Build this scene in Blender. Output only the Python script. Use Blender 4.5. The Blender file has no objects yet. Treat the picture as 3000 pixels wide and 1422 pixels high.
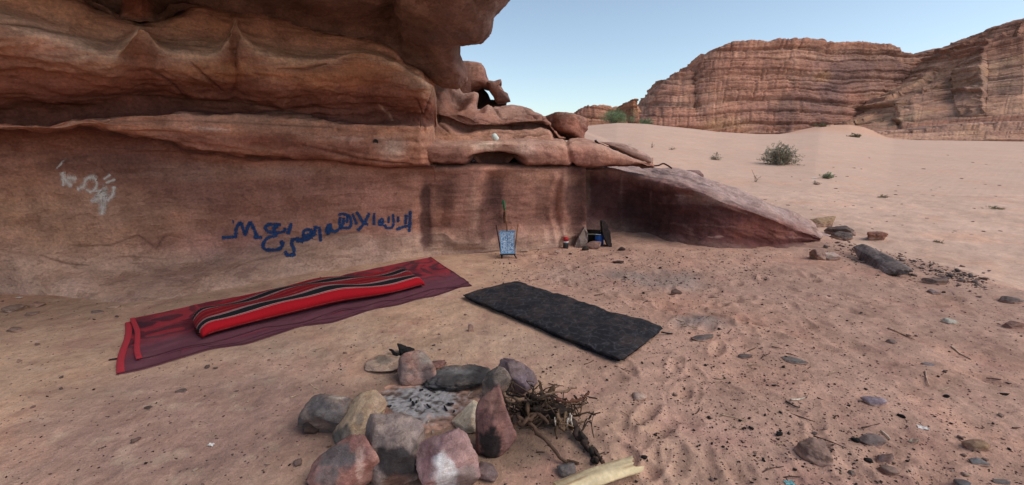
import bpy, bmesh, math, random
import numpy as np
from mathutils import Vector, Matrix, Euler
from mathutils.bvhtree import BVHTree
random.seed(7)
RNG = np.random.default_rng(11)
SC = bpy.context.scene
COL = SC.collection
R = math.radians

# ------------------------------------------------------------------ camera model
PITCH = R(13.0)
F = 1259.0                     # focal length in photo pixels (3000 wide)
EYE = 1.6
CP, SP = math.cos(PITCH), math.sin(PITCH)
K = 3000.0 / 2576.0            # survey sheet (2576 wide) -> photo pixels

def rays(x, y):
    u = (np.asarray(x, float) * K - 1500.0) / F
    v = (np.asarray(y, float) * K - 711.0) / F
    return np.stack([u + 0 * v, CP - v * SP + 0 * u, -SP - v * CP + 0 * u], -1)

def pt(x, y, Y):
    d = rays(x, y)
    t = np.asarray(Y, float) / d[..., 1]
    return d * t[..., None] + np.array([0, 0, EYE])

def proj(P):
    P = np.asarray(P, float)
    X, Y, Z = P[..., 0], P[..., 1], P[..., 2] - EYE
    dep = np.maximum(Y * CP - Z * SP, 1e-3)
    v = (-Y * SP - Z * CP) / dep
    u = X / dep
    return (u * F + 1500.0) / K, (v * F + 711.0) / K

# ------------------------------------------------------------------ noise
_p = np.random.default_rng(3).permutation(256)
PERM = np.concatenate([_p, _p, _p])
_g = np.random.default_rng(5).normal(size=(256, 3))
GRAD = _g / np.linalg.norm(_g, axis=1)[:, None]

def gnoise(P):
    P = np.asarray(P, float)
    i = np.floor(P).astype(np.int64)
    f = P - i
    i &= 255
    w = f * f * f * (f * (f * 6 - 15) + 10)
    out = np.zeros(P.shape[:-1])
    for dx in (0, 1):
        for dy in (0, 1):
            for dz in (0, 1):
                h = PERM[PERM[PERM[i[..., 0] + dx] + i[..., 1] + dy] + i[..., 2] + dz] & 255
                g = GRAD[h]
                d = (f[..., 0] - dx) * g[..., 0] + (f[..., 1] - dy) * g[..., 1] + (f[..., 2] - dz) * g[..., 2]
                wx = w[..., 0] if dx else 1 - w[..., 0]
                wy = w[..., 1] if dy else 1 - w[..., 1]
                wz = w[..., 2] if dz else 1 - w[..., 2]
                out += wx * wy * wz * d
    return out * 1.5

def fbm(P, oct=4, lac=2.03, gain=0.5):
    P = np.asarray(P, float)
    a, s, n = 1.0, 0.0, 0.0
    for o in range(oct):
        s = s + a * gnoise(P + 17.3 * o)
        n += a
        P = P * lac
        a *= gain
    return s / n

def plates(P, k=5.0, oct=3, sharp=.72):
    """spalled surface: noise cut into flat plates with crisp broken edges"""
    q = fbm(P, oct) * k
    i = np.floor(q)
    return (i + sstep(sharp, 1.0, q - i)) / k

def sstep(a, b, x):
    t = np.clip((x - a) / (b - a), 0, 1)
    return t * t * (3 - 2 * t)

def lin(r, g, b):
    c = np.array([r, g, b], float) / 255.0
    return np.where(c <= 0.04045, c / 12.92, ((c + 0.055) / 1.055) ** 2.4)

# ------------------------------------------------------------------ mesh helpers
def finish(o, parent=None):
    COL.objects.link(o)
    if parent is not None:
        o.parent = parent
    return o

def mesh_np(name, V, Fq, mat, parent=None, col=None, smooth=True, uv=None):
    """V (n,3); Fq (m,3|4) int"""
    V = np.ascontiguousarray(V, np.float32)
    Fq = np.ascontiguousarray(Fq, np.int32)
    m, k = Fq.shape
    me = bpy.data.meshes.new(name)
    me.vertices.add(len(V)); me.vertices.foreach_set('co', V.ravel())
    me.loops.add(m * k); me.loops.foreach_set('vertex_index', Fq.ravel())
    me.polygons.add(m)
    me.polygons.foreach_set('loop_start', np.arange(0, m * k, k, dtype=np.int32))
    me.polygons.foreach_set('loop_total', np.full(m, k, np.int32))
    me.update(calc_edges=True)
    me.polygons.foreach_set('use_smooth', np.full(m, smooth))
    if col is not None:
        at = me.color_attributes.new('Col', 'FLOAT_COLOR', 'POINT')
        c4 = np.ones((len(V), 4), np.float32); c4[:, :3] = np.clip(col, 0, 1)
        at.data.foreach_set('color', c4.ravel())
    if uv is not None:
        ul = me.uv_layers.new(name='UVMap')
        ul.data.foreach_set('uv', np.ascontiguousarray(np.asarray(uv, np.float32)[Fq.ravel()]).ravel())
    if mat is not None:
        me.materials.append(mat)
    me.validate()
    o = bpy.data.objects.new(name, me)
    return finish(o, parent)

def grid_faces(nu, nv, closed_u=False):
    a = np.arange(nu * nv).reshape(nu, nv)
    if closed_u:
        a = np.concatenate([a, a[:1]], 0)
    return np.stack([a[:-1, :-1], a[1:, :-1], a[1:, 1:], a[:-1, 1:]], -1).reshape(-1, 4)

class MB:
    """collects shapes; build() links them as one mesh object"""
    def __init__(s): s.v = []; s.f = []; s.c = []
    def add(s, V, Fs, c=None):
        b = len(s.v)
        s.v += [tuple(map(float, p)) for p in V]
        s.f += [tuple(int(i) + b for i in q) for q in Fs]
        s.c += [tuple(c) if c is not None else (0.5, 0.5, 0.5)] * len(V)
    def tube(s, pts, rad, n=7, c=None, cap=True):
        pts = np.asarray(pts, float); m = len(pts)
        rad = np.broadcast_to(np.asarray(rad, float), (m,))
        T = np.gradient(pts, axis=0); T /= np.linalg.norm(T, axis=1)[:, None] + 1e-9
        up = np.array([0.13, 0.31, 0.94])
        V = []
        for i in range(m):
            a = np.cross(T[i], up); la = np.linalg.norm(a)
            if la < 1e-3: a = np.cross(T[i], [1, 0, 0]); la = np.linalg.norm(a)
            a /= la; b = np.cross(T[i], a)
            for k in range(n):
                t = 2 * math.pi * k / n
                V.append(pts[i] + rad[i] * (math.cos(t) * a + math.sin(t) * b))
        Fs = []
        for i in range(m - 1):
            for k in range(n):
                Fs.append((i * n + k, i * n + (k + 1) % n, (i + 1) * n + (k + 1) % n, (i + 1) * n + k))
        if cap:
            Fs.append(tuple(range(n - 1, -1, -1))); Fs.append(tuple((m - 1) * n + k for k in range(n)))
        s.add(V, Fs, c)
    def lathe(s, prof, M=Matrix.Identity(4), n=24, c=None):
        V = []; Fs = []
        for r, z in prof:
            for k in range(n):
                t = 2 * math.pi * k / n
                V.append(M @ Vector((r * math.cos(t), r * math.sin(t), z)))
        for i in range(len(prof) - 1):
            for k in range(n):
                Fs.append((i * n + k, i * n + (k + 1) % n, (i + 1) * n + (k + 1) % n, (i + 1) * n + k))
        s.add(V, Fs, c)
    def box(s, c0, size, M=Matrix.Identity(4), col=None):
        x, y, z = [q / 2 for q in size]
        V = [M @ (Vector(c0) + Vector((i * x, j * y, k * z))) for i in (-1, 1) for j in (-1, 1) for k in (-1, 1)]
        Fs = [(0, 1, 3, 2), (4, 6, 7, 5), (0, 4, 5, 1), (2, 3, 7, 6), (0, 2, 6, 4), (1, 5, 7, 3)]
        s.add(V, Fs, col)
    def build(s, name, mat, parent=None, smooth=True, bevel=0):
        me = bpy.data.meshes.new(name)
        me.from_pydata(s.v, [], s.f); me.update()
        at = me.color_attributes.new('Col', 'FLOAT_COLOR', 'POINT')
        c4 = np.ones((len(s.v), 4), np.float32); c4[:, :3] = s.c
        at.data.foreach_set('color', c4.ravel())
        me.polygons.foreach_set('use_smooth', np.full(len(me.polygons), smooth))
        me.materials.append(mat)
        o = bpy.data.objects.new(name, me)
        if bevel:
            md = o.modifiers.new('Bevel', 'BEVEL'); md.width = bevel; md.segments = 2; md.limit_method = 'ANGLE'
        return finish(o, parent)

def tag(o, label=None, cat=None, group=None, kind=None):
    if label: o['label'] = label
    if cat: o['category'] = cat
    if group: o['group'] = group
    if kind: o['kind'] = kind
    return o

def empty(name, loc=(0, 0, 0)):
    o = bpy.data.objects.new(name, None); o.location = loc; o.empty_display_size = 0.1
    COL.objects.link(o); return o

def reroot(root, parts):
    """put a thing's Empty at its base without moving its (world-space built) parts"""
    for p in parts:
        p.parent = root
        p.matrix_parent_inverse = Matrix.Translation(-Vector(root.location))

# ------------------------------------------------------------------ interpolation / lofting
def pchip(x, y, xq):
    x = np.asarray(x, float); y = np.asarray(y, float)
    h = np.diff(x); sh = (slice(None),) + (None,) * (y.ndim - 1)
    d = np.diff(y, axis=0) / h[sh]
    m = np.zeros_like(y)
    if len(x) > 2:
        w1 = (2 * h[1:] + h[:-1])[sh]; w2 = (h[1:] + 2 * h[:-1])[sh]
        ok = d[:-1] * d[1:] > 0
        with np.errstate(divide='ignore', invalid='ignore'):
            hm = (w1 + w2) / (w1 / d[:-1] + w2 / d[1:])
        m[1:-1] = np.where(ok, hm, 0)
    m[0] = d[0]; m[-1] = d[-1]
    i = np.clip(np.searchsorted(x, xq, side='right') - 1, 0, len(x) - 2)
    t = ((xq - x[i]) / h[i])[sh]
    hh = h[i][sh]
    return ((1 + 2 * t) * (1 - t) ** 2 * y[i] + t * (1 - t) ** 2 * hh * m[i] + t * t * (3 - 2 * t) * y[i + 1] + t * t * (t - 1) * hh * m[i + 1])

def lerp1(x, y, xq):
    i = np.clip(np.searchsorted(x, xq, side='right') - 1, 0, len(x) - 2)
    t = (xq - x[i]) / (x[i + 1] - x[i])
    sh = (slice(None),) + (None,) * (y.ndim - 1)
    return y[i] * (1 - t[sh]) + y[i + 1] * t[sh]

def samples(P, axis, step):
    """query parameters along AXIS of control grid P, about STEP metres (or px) apart"""
    seg = np.linalg.norm(np.diff(P, axis=axis), axis=-1)
    seg = seg.mean(axis=1 - axis) + 1e-4
    t = np.concatenate([[0], np.cumsum(np.maximum(seg, 0.02))])
    q = [0.0]
    for k in range(len(seg)):
        n = max(2, int(math.ceil(seg[k] / step)))
        q += list(np.linspace(t[k], t[k + 1], n + 1)[1:])
    return t, np.array(q)

def loft(P, C, step_u, step_v):
    """P control points (S,K,3), C colours (S,K,3) -> dense points, colours, (nu,nv)"""
    P = np.asarray(P, float)
    tu, qu = samples(P, 0, step_u)
    tv, qv = samples(P, 1, step_v)
    A = pchip(tu, P, qu)
    A = pchip(tv, A.swapaxes(0, 1), qv).swapaxes(0, 1)
    B = lerp1(tu, np.asarray(C, float), qu)
    B = lerp1(tv, B.swapaxes(0, 1), qv).swapaxes(0, 1)
    return A, B

def grid_normals(A):
    du = np.gradient(A, axis=0); dv = np.gradient(A, axis=1)
    n = np.cross(dv, du)
    n /= np.linalg.norm(n, axis=-1)[..., None] + 1e-9
    return n

def smooth_grid(a, n):
    for _ in range(n):
        b = a.copy()
        b[1:-1] = (a[:-2] + 2 * a[1:-1] + a[2:]) / 4
        c = b.copy()
        c[:, 1:-1] = (b[:, :-2] + 2 * b[:, 1:-1] + b[:, 2:]) / 4
        a = c
    return a

def blob(x, y, cx, cy, rx, ry, soft=0.5, warp=0.0):
    d = np.sqrt(((x - cx) / rx) ** 2 + ((y - cy) / ry) ** 2) + warp
    return 1 - sstep(1 - soft, 1 + soft, d)

def mixc(c, col, m):
    return c * (1 - m[..., None]) + np.asarray(col) * m[..., None]
# ------------------------------------------------------------------ materials
class NT:
    def __init__(s, name):
        s.m = bpy.data.materials.new(name); s.m.use_nodes = True
        s.n = s.m.node_tree.nodes; s.l = s.m.node_tree.links
        s.b = s.n['Principled BSDF']
        s.b.inputs['Specular IOR Level'].default_value = 0.25
    def node(s, t, **kw):
        n = s.n.new(t)
        for k, v in kw.items():
            if k in n.inputs: 
                n.inputs[k].default_value = v
            else: setattr(n, k, v)
        return n
    def link(s, a, b): s.l.new(a, b)
    def coord(s, scale=(1, 1, 1), which='Object', rot=(0, 0, 0)):
        t = s.node('ShaderNodeTexCoord'); m = s.node('ShaderNodeMapping')
        m.inputs['Scale'].default_value = scale; m.inputs['Rotation'].default_value = rot
        s.link(t.outputs[which], m.inputs['Vector']); return m.outputs['Vector']
    def noise(s, vec, scale, detail=4, rough=0.55, dist=0.0):
        n = s.node('ShaderNodeTexNoise')
        n.inputs['Scale'].default_value = scale; n.inputs['Detail'].default_value = detail
        n.inputs['Roughness'].default_value = rough; n.inputs['Distortion'].default_value = dist
        s.link(vec, n.inputs['Vector']); return n.outputs['Fac']
    def remap(s, v, a, b, c, d):
        n = s.node('ShaderNodeMapRange')
        for k, x in zip(('From Min', 'From Max', 'To Min', 'To Max'), (a, b, c, d)): n.inputs[k].default_value = x
        s.link(v, n.inputs['Value']); return n.outputs['Result']
    def math(s, op, a, b=None):
        n = s.node('ShaderNodeMath', operation=op)
        for i, x in enumerate((a, b)):
            if x is None: continue
            if isinstance(x, (int, float)): n.inputs[i].default_value = x
            else: s.link(x, n.inputs[i])
        return n.outputs[0]
    def mix(s, fac, a, b, mode='MIX'):
        n = s.node('ShaderNodeMix', data_type='RGBA', blend_type=mode)
        for i, x in ((0, fac), (6, a), (7, b)):
            if isinstance(x, (int, float)): n.inputs[i].default_value = x
            elif isinstance(x, (tuple, list, np.ndarray)): n.inputs[i].default_value = (*[float(q) for q in x[:3]], 1)
            else: s.link(x, n.inputs[i])
        return n.outputs[2]
    def ramp(s, v, stops, interp='LINEAR'):
        n = s.node('ShaderNodeValToRGB'); e = n.color_ramp; e.interpolation = interp
        while len(e.elements) < len(stops): e.elements.new(0.5)
        for el, (p, c) in zip(e.elements, stops):
            el.position = p; el.color = (*[float(q) for q in c], 1)
        s.link(v, n.inputs['Fac']); return n.outputs['Color']
    def bump(s, h, strength, dist, prev=None):
        n = s.node('ShaderNodeBump'); n.inputs['Strength'].default_value = strength; n.inputs['Distance'].default_value = dist
        s.link(h, n.inputs['Height'])
        if prev is not None: s.link(prev, n.inputs['Normal'])
        return n.outputs['Normal']
    def out(s, col, rough=0.9, nrm=None):
        if isinstance(col, (tuple, list, np.ndarray)): s.b.inputs['Base Color'].default_value = (*[float(q) for q in col], 1)
        else: s.link(col, s.b.inputs['Base Color'])
        s.b.inputs['Roughness'].default_value = rough
        if nrm is not None: s.link(nrm, s.b.inputs['Normal'])
        return s.m

def attr(t, name='Col'):
    n = t.node('ShaderNodeAttribute'); n.attribute_name = name; return n.outputs['Color']

def grey(t, v):
    c = t.node('ShaderNodeCombineColor')
    for i in range(3): t.link(v, c.inputs[i])
    return c.outputs[0]

def mat_rock(name, s=1.0, lam=9.0, contrast=0.45, bumpd=0.03, fine=1.0, streak=0.25, lamk=0.4, crisp=1.0):
    """vertex colour x bedded laminae x blotches, with layered bump. s = feature scale (1/m)"""
    t = NT(name)
    v1 = t.coord((s, s, s)); vz = t.coord((s * 0.55, s * 0.55, s * lam))
    vv = t.coord((s * 7, s * 7, s * 0.8))
    big = t.noise(v1, 0.9, 6, 0.62); lamn = t.noise(vz, 1.6, 6, 0.65, 0.35); mid = t.noise(v1, 5.0, 6, 0.65)
    fin = t.noise(v1, 38.0 * fine, 4, 0.7); st = t.noise(vv, 1.0, 4, 0.6)
    f = t.math('MULTIPLY', t.remap(big, 0.3, 0.7, 1 - contrast * 0.6, 1 + contrast * 0.6), t.remap(lamn, 0.3, 0.7, 1 - contrast * lamk, 1 + contrast * lamk))
    f = t.math('MULTIPLY', f, t.remap(mid, 0.3, 0.7, 1 - contrast * 0.5, 1 + contrast * 0.5))
    f = t.math('MULTIPLY', f, t.remap(fin, 0.3, 0.7, 0.72, 1.28))
    f = t.math('MULTIPLY', f, t.remap(st, 0.35, 0.75, 1 + streak * .3, 1 - streak))
    c = t.mix(1.0, attr(t), grey(t, f), 'MULTIPLY')
    hue = t.noise(v1, 2.3, 4, 0.6, 0.4)
    c = t.mix(t.remap(hue, 0.5, 0.75, 0, 0.35), c, t.mix(1.0, c, (1.12, 0.98, 0.80), 'MULTIPLY'))
    c = t.mix(t.remap(hue, 0.5, 0.28, 0, 0.4), c, t.mix(1.0, c, (0.98, 0.97, 1.12), 'MULTIPLY'))
    # pale mineral flecks
    fl = t.noise(t.coord((s * 4, s * 4, s * 12)), 3.0, 3, 0.7)
    c = t.mix(t.remap(fl, 0.66, 0.74, 0, 0.3), c, t.mix(0.5, c, (0.5, 0.42, 0.36)))
    # crisp detail: spalled patches with sharp edges, hairline cracks along and across the beds, pale scratches
    sp = t.noise(t.coord((s * 1.0, s * 1.0, s * 2.2)), 2.6, 7, 0.62, 0.5)
    c = t.mix(t.remap(sp, 0.535, 0.555, 0, 0.7 * crisp), c, t.mix(1.0, c, (0.72, 0.66, 0.64), 'MULTIPLY'))
    c = t.mix(t.remap(sp, 0.42, 0.40, 0, 0.5 * crisp), c, t.mix(1.0, c, (1.24, 1.22, 1.2), 'MULTIPLY'))
    hl = t.noise(t.coord((s * .45, s * .45, s * 3.2)), 2.2, 5, 0.6, 0.8)
    ln = t.remap(t.math('ABSOLUTE', t.math('SUBTRACT', hl, 0.5)), 0.0, 0.012, 1, 0)
    gate = t.remap(mid, 0.45, 0.58, 0, 1)
    ln = t.math('MULTIPLY', ln, gate)
    c = t.mix(t.math('MULTIPLY', ln, 0.7 * crisp), c, t.mix(1.0, c, (0.42, 0.38, 0.38), 'MULTIPLY'))
    h2 = t.noise(t.coord((s * .9, s * .9, s * 2.0), 'Object', (.3, .5, .2)), 3.4, 4, 0.6, 1.0)
    l2 = t.math('MULTIPLY', t.remap(t.math('ABSOLUTE', t.math('SUBTRACT', h2, 0.52)), 0.0, 0.010, 1, 0), t.remap(mid, 0.52, 0.44, 0, 1))
    c = t.mix(t.math('MULTIPLY', l2, 0.45 * crisp), c, t.mix(1.0, c, (1.45, 1.4, 1.36), 'MULTIPLY'))
    n = t.bump(ln, -0.6, bumpd * .6)
    n = t.bump(t.remap(sp, 0.535, 0.555, 1, 0), 0.5, bumpd * .5, n)
    n = t.bump(lamn, 0.45, bumpd * lamk * 2, n)
    n = t.bump(mid, 0.55, bumpd * 0.9, n)
    n = t.bump(fin, 0.6, bumpd * 0.25, n)
    return t.out(c, 0.92, n)

def mat_sand():
    t = NT('sand')
    v = t.coord()
    big = t.noise(v, 0.35, 5, 0.6); mid = t.noise(v, 2.2, 6, 0.65, 0.2); fin = t.noise(v, 19, 5, 0.75); gr = t.noise(v, 160, 3, 0.7)
    f = t.math('MULTIPLY', t.remap(big, 0.3, 0.7, 0.86, 1.14), t.remap(mid, 0.3, 0.7, 0.78, 1.22))
    f = t.math('MULTIPLY', f, t.remap(fin, 0.3, 0.7, 0.80, 1.20))
    f = t.math('MULTIPLY', f, t.remap(gr, 0.3, 0.7, 0.80, 1.20))
    a0 = t.node('ShaderNodeAttribute'); a0.attribute_name = 'Grit'
    f = t.math('ADD', 1.0, t.math('MULTIPLY', t.math('SUBTRACT', f, 1.0), t.remap(a0.outputs['Fac'], 0.03, 0.14, 0.35, 1.0)))
    c = t.mix(1.0, attr(t), grey(t, f), 'MULTIPLY')
    red = t.noise(v, 0.8, 4, 0.6, 0.5)
    c = t.mix(t.remap(red, 0.52, 0.72, 0, 0.5), c, t.mix(1.0, c, (1.12, 0.9, 0.8), 'MULTIPLY'))
    c = t.mix(t.remap(red, 0.48, 0.3, 0, 0.45), c, t.mix(1.0, c, (0.95, 0.97, 1.03), 'MULTIPLY'))
    # mixed grit: dark and pale grains, denser in drifts
    a2 = t.node('ShaderNodeAttribute'); a2.attribute_name = 'Grit'
    for sc, th, colr, k in ((60, 0.105, (0.035, 0.028, 0.026), 1.0), (115, 0.12, (0.06, 0.045, 0.04), 0.8), (75, 0.06, (0.5, 0.42, 0.36), 0.6)):
        vo = t.node('ShaderNodeTexVoronoi'); vo.inputs['Scale'].default_value = sc
        vo.inputs['Randomness'].default_value = 1.0
        wv = t.node('ShaderNodeVectorMath', operation='ADD'); t.link(v, wv.inputs[0]); wv.inputs[1].default_value = (sc * .13, sc * .07, 0)
        t.link(wv.outputs[0], vo.inputs['Vector'])
        sel = t.node('ShaderNodeSeparateColor'); t.link(vo.outputs['Color'], sel.inputs[0])
        dens = t.math('MULTIPLY', a2.outputs['Fac'], t.remap(mid, 0.4, 0.65, 0.1, 1.0))
        keep = t.math('LESS_THAN', sel.outputs[0], t.math('MULTIPLY', dens, 0.20 * k))
        core = t.math('LESS_THAN', vo.outputs['Distance'], t.math('MULTIPLY', sel.outputs[1], th * 5))
        c = t.mix(t.math('MULTIPLY', t.math('MULTIPLY', keep, core), 0.85), c, colr)
    rip = t.node('ShaderNodeTexWave'); rip.inputs['Scale'].default_value = 2.2; rip.inputs['Distortion'].default_value = 5.0; rip.inputs['Detail'].default_value = 3; rip.inputs['Detail Scale'].default_value = 1.3
    t.link(t.coord((.45, 1, 1), 'Object', (0, 0, .5)), rip.inputs['Vector'])
    n = t.bump(rip.outputs['Fac'], 0.2, 0.02)
    n = t.bump(mid, 0.6, 0.04, n)
    n = t.bump(fin, 0.75, 0.022, n)
    n = t.bump(gr, 0.6, 0.004, n)
    return t.out(c, 0.95, n)

def mat_col(name, rough=0.8, nscale=30, var=0.25, bumpd=0.004, stretch=(1, 1, 1), spec=None):
    t = NT(name); v = t.coord(stretch)
    n1 = t.noise(v, nscale, 5, 0.65); n2 = t.noise(v, nscale * 0.22, 4, 0.6)
    f = t.math('MULTIPLY', t.remap(n1, 0.3, 0.7, 1 - var, 1 + var), t.remap(n2, 0.3, 0.7, 1 - var, 1 + var))
    c = t.mix(1.0, attr(t), grey(t, f), 'MULTIPLY')
    if spec is not None: t.b.inputs['Specular IOR Level'].default_value = spec
    return t.out(c, rough, t.bump(n1, 0.6, bumpd))

def mat_flat(name, col, rough=0.7, nscale=40, var=0.2, bumpd=0.002, metallic=0.0, spec=0.3):
    t = NT(name); v = t.coord()
    n1 = t.noise(v, nscale, 5, 0.65)
    c = t.mix(1.0, col, grey(t, t.remap(n1, 0.3, 0.7, 1 - var, 1 + var)), 'MULTIPLY')
    t.b.inputs['Metallic'].default_value = metallic; t.b.inputs['Specular IOR Level'].default_value = spec
    return t.out(c, rough, t.bump(n1, 0.5, bumpd))

def mat_mattress():
    t = NT('striped_wool')
    uvn = t.node('ShaderNodeTexCoord'); sx = t.node('ShaderNodeSeparateXYZ'); t.link(uvn.outputs['UV'], sx.inputs[0])
    red, dred, blk, wht = lin(150, 10, 24), lin(112, 10, 24), lin(16, 17, 21), lin(170, 150, 145)
    # across the width (v): back edge -> front edge
    mid_ = lin(96, 8, 20)
    st = [(0.0, red), (0.16, dred), (0.215, wht), (0.222, dred), (0.255, wht), (0.262, blk), (0.372, wht), (0.379, dred), (0.395, wht), (0.401, dred), (0.41, mid_), (0.425, dred), (0.455, lin(150, 60, 40)), (0.462, dred), (0.50, mid_), (0.51, dred),
          (0.545, lin(150, 60, 40)), (0.552, dred), (0.58, mid_), (0.59, dred), (0.615, wht), (0.623, dred), (0.638, wht), (0.645, blk), (0.752, wht), (0.759, red), (0.776, wht), (0.781, red)]
    wob = t.noise(uvn.outputs['UV'], 3.0, 2)
    vv = t.math('ADD', sx.outputs['Y'], t.math('MULTIPLY', t.math('SUBTRACT', wob, 0.5), 0.012))
    c1 = t.ramp(vv, [(p, k) for p, k in st], 'CONSTANT')
    # short pale weft ticks in the middle field
    ux = t.math('MULTIPLY', sx.outputs['X'], 1.0)
    w = t.noise(t.coord((7, 60, 1), 'UV'), 1.0, 2)
    band = t.math('MULTIPLY', t.math('GREATER_THAN', vv, 0.385), t.math('LESS_THAN', vv, 0.61))
    tick = t.math('MULTIPLY', t.math('GREATER_THAN', w, 0.68), band)
    clus = t.math('GREATER_THAN', t.noise(t.coord((2.6, 1, 1), 'UV'), 1.6, 1), 0.53)
    c1 = t.mix(t.math('MULTIPLY', t.math('MULTIPLY', tick, clus), 0.6), c1, lin(170, 110, 100))
    fz = t.noise(t.coord((40, 160, 1), 'UV'), 2.0, 3)
    c1 = t.mix(1.0, c1, grey(t, t.remap(fz, 0.3, 0.7, 0.8, 1.2)), 'MULTIPLY')
    wv = t.node('ShaderNodeTexWave'); wv.inputs['Scale'].default_value = 55; wv.inputs['Distortion'].default_value = 1.5
    t.link(t.coord((1, 1, 1), 'UV'), wv.inputs['Vector'])
    n = t.bump(fz, 0.5, 0.003)
    n = t.bump(t.noise(t.coord(), 7, 3), 0.35, 0.02, n)
    return t.out(c1, 0.95, n)

def mat_rug(name, top=True):
    t = NT(name)
    uv = t.coord((1, 1, 1), 'UV')
    base = lin(142, 40, 50); dark = lin(32, 25, 38); plum = lin(98, 54, 66)
    # scrolling flower heads: distorted rings over a wandering ground
    nz = t.noise(uv, 1.6, 3, 0.5, 0.6)
    vo = t.node('ShaderNodeTexVoronoi'); vo.inputs['Scale'].default_value = 3.3; vo.inputs['Randomness'].default_value = 0.8
    wv = t.node('ShaderNodeVectorMath', operation='MULTIPLY_ADD')
    nc = t.node('ShaderNodeTexNoise'); nc.inputs['Scale'].default_value = 3.2; nc.inputs['Detail'].default_value = 2
    t.link(uv, nc.inputs['Vector']); t.link(nc.outputs['Color'], wv.inputs[0]); wv.inputs[1].default_value = (.35, .35, 0); t.link(uv, wv.inputs[2])
    t.link(wv.outputs[0], vo.inputs['Vector'])
    rings = t.math('SINE', t.math('MULTIPLY', vo.outputs['Distance'], 17.0))
    m1 = t.remap(rings, 0.2, 0.5, 0, 1)
    fieldm = t.remap(nz, 0.50, 0.58, 0, 1)
    m = t.math('MAXIMUM', t.math('MULTIPLY', m1, t.remap(nz, 0.3, 0.6, 0.35, 1.0)), t.math('MULTIPLY', fieldm, 0.85))
    sx = t.node('ShaderNodeSeparateXYZ'); t.link(uv, sx.inputs[0])
    edge = t.remap(sx.outputs['Y'], 0.22, 0.45, 0, 1)            # plain plum border strip along the front edge
    c = t.mix(t.math('MULTIPLY', m, 0.9 if top else 0.4), base, dark)
    c = t.mix(edge, plum, c)
    dust = t.noise(t.coord(), 6, 5, 0.7)
    c = t.mix(t.remap(dust, 0.45, 0.8, 0.0, 0.25), c, lin(132, 96, 90))
    pile = t.noise(t.coord(), 220, 3, 0.7)
    c = t.mix(1.0, c, grey(t, t.remap(pile, 0.3, 0.7, 0.72, 1.28)), 'MULTIPLY')
    n = t.bump(pile, 0.6, 0.004)
    n = t.bump(t.noise(t.coord((1, 1, 1)), 9, 3), 0.4, 0.012, n)
    return t.out(c, 0.96, n)

def mat_blackquilt():
    t = NT('dark_quilt'); v = t.coord((1, 1, 1), 'UV')
    wv = t.node('ShaderNodeVectorMath', operation='MULTIPLY_ADD')
    nc = t.node('ShaderNodeTexNoise'); nc.inputs['Scale'].default_value = 9; nc.inputs['Detail'].default_value = 3
    t.link(v, nc.inputs['Vector']); t.link(nc.outputs['Color'], wv.inputs[0]); wv.inputs[1].default_value = (.16, .16, 0); t.link(v, wv.inputs[2])
    vo = t.node('ShaderNodeTexVoronoi', feature='DISTANCE_TO_EDGE'); vo.inputs['Scale'].default_value = 11
    t.link(wv.outputs[0], vo.inputs['Vector'])
    ln = t.remap(vo.outputs['Distance'], 0.0, 0.09, 1, 0)
    nm = t.noise(v, 22, 4, 0.7)
    m = t.math('MULTIPLY', ln, t.remap(nm, 0.38, 0.6, 0, 1))
    c = t.mix(t.math('MULTIPLY', m, 0.5), lin(30, 29, 33), lin(84, 82, 88))
    dust = t.noise(t.coord(), 5, 6, 0.75)
    c = t.mix(t.remap(dust, 0.46, 0.8, 0, 0.42), c, lin(110, 88, 80))
    fz = t.noise(t.coord(), 240, 3, 0.7)
    c = t.mix(1.0, c, grey(t, t.remap(fz, 0.3, 0.7, 0.65, 1.35)), 'MULTIPLY')
    n = t.bump(fz, 0.6, 0.004)
    n = t.bump(nm, 0.5, 0.012, n)
    return t.out(c, 0.97, n)

def mat_pattern_cloth():
    t = NT('blue_white_print'); v = t.coord((1, 1, 1), 'UV')
    vo = t.node('ShaderNodeTexVoronoi'); vo.inputs['Scale'].default_value = 9; t.link(v, vo.inputs['Vector'])
    w = t.math('SINE', t.math('MULTIPLY', vo.outputs['Distance'], 26))
    n = t.noise(v, 11, 3, 0.6, 0.8)
    m = t.math('MULTIPLY', t.remap(w, -0.2, 0.3, 0, 1), t.remap(n, 0.36, 0.5, 0, 1))
    sx = t.node('ShaderNodeSeparateXYZ'); t.link(v, sx.inputs[0])
    bx = t.math('ABSOLUTE', t.math('SUBTRACT', sx.outputs['X'], 0.5)); by = t.math('ABSOLUTE', t.math('SUBTRACT', sx.outputs['Y'], 0.5))
    bord = t.math('GREATER_THAN', t.math('MAXIMUM', bx, by), 0.455)
    c = t.mix(m, lin(60, 105, 150), lin(205, 215, 222))
    c = t.mix(t.math('LESS_THAN', bx, 0.014), c, lin(40, 84, 118))
    c = t.mix(t.math('MULTIPLY', bord, 0.8), c, lin(62, 118, 156))
    return t.out(c, 0.85, t.bump(n, 0.3, 0.002))
# ------------------------------------------------------------------ terrain height
CREST = np.array([[-800, 352], [300, 345], [1000, 330], [1440, 322], [1550, 313], [1620, 314.5], [1700, 321], [1800, 331], [1900, 336.5], [1975, 337],
                  [2060, 333], [2140, 340], [2250, 350], [2576, 353], [3400, 356]])
_rim = np.array([[5.35, 9.5], [5.35, 7.2], [5.75, 5.2], [5.5, 4.2], [5.2, 2.5], [5.0, 0.0], [5.0, -3]])

FLAT = []      # (x, y, radius): places where objects lie and the ground is kept smooth

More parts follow.
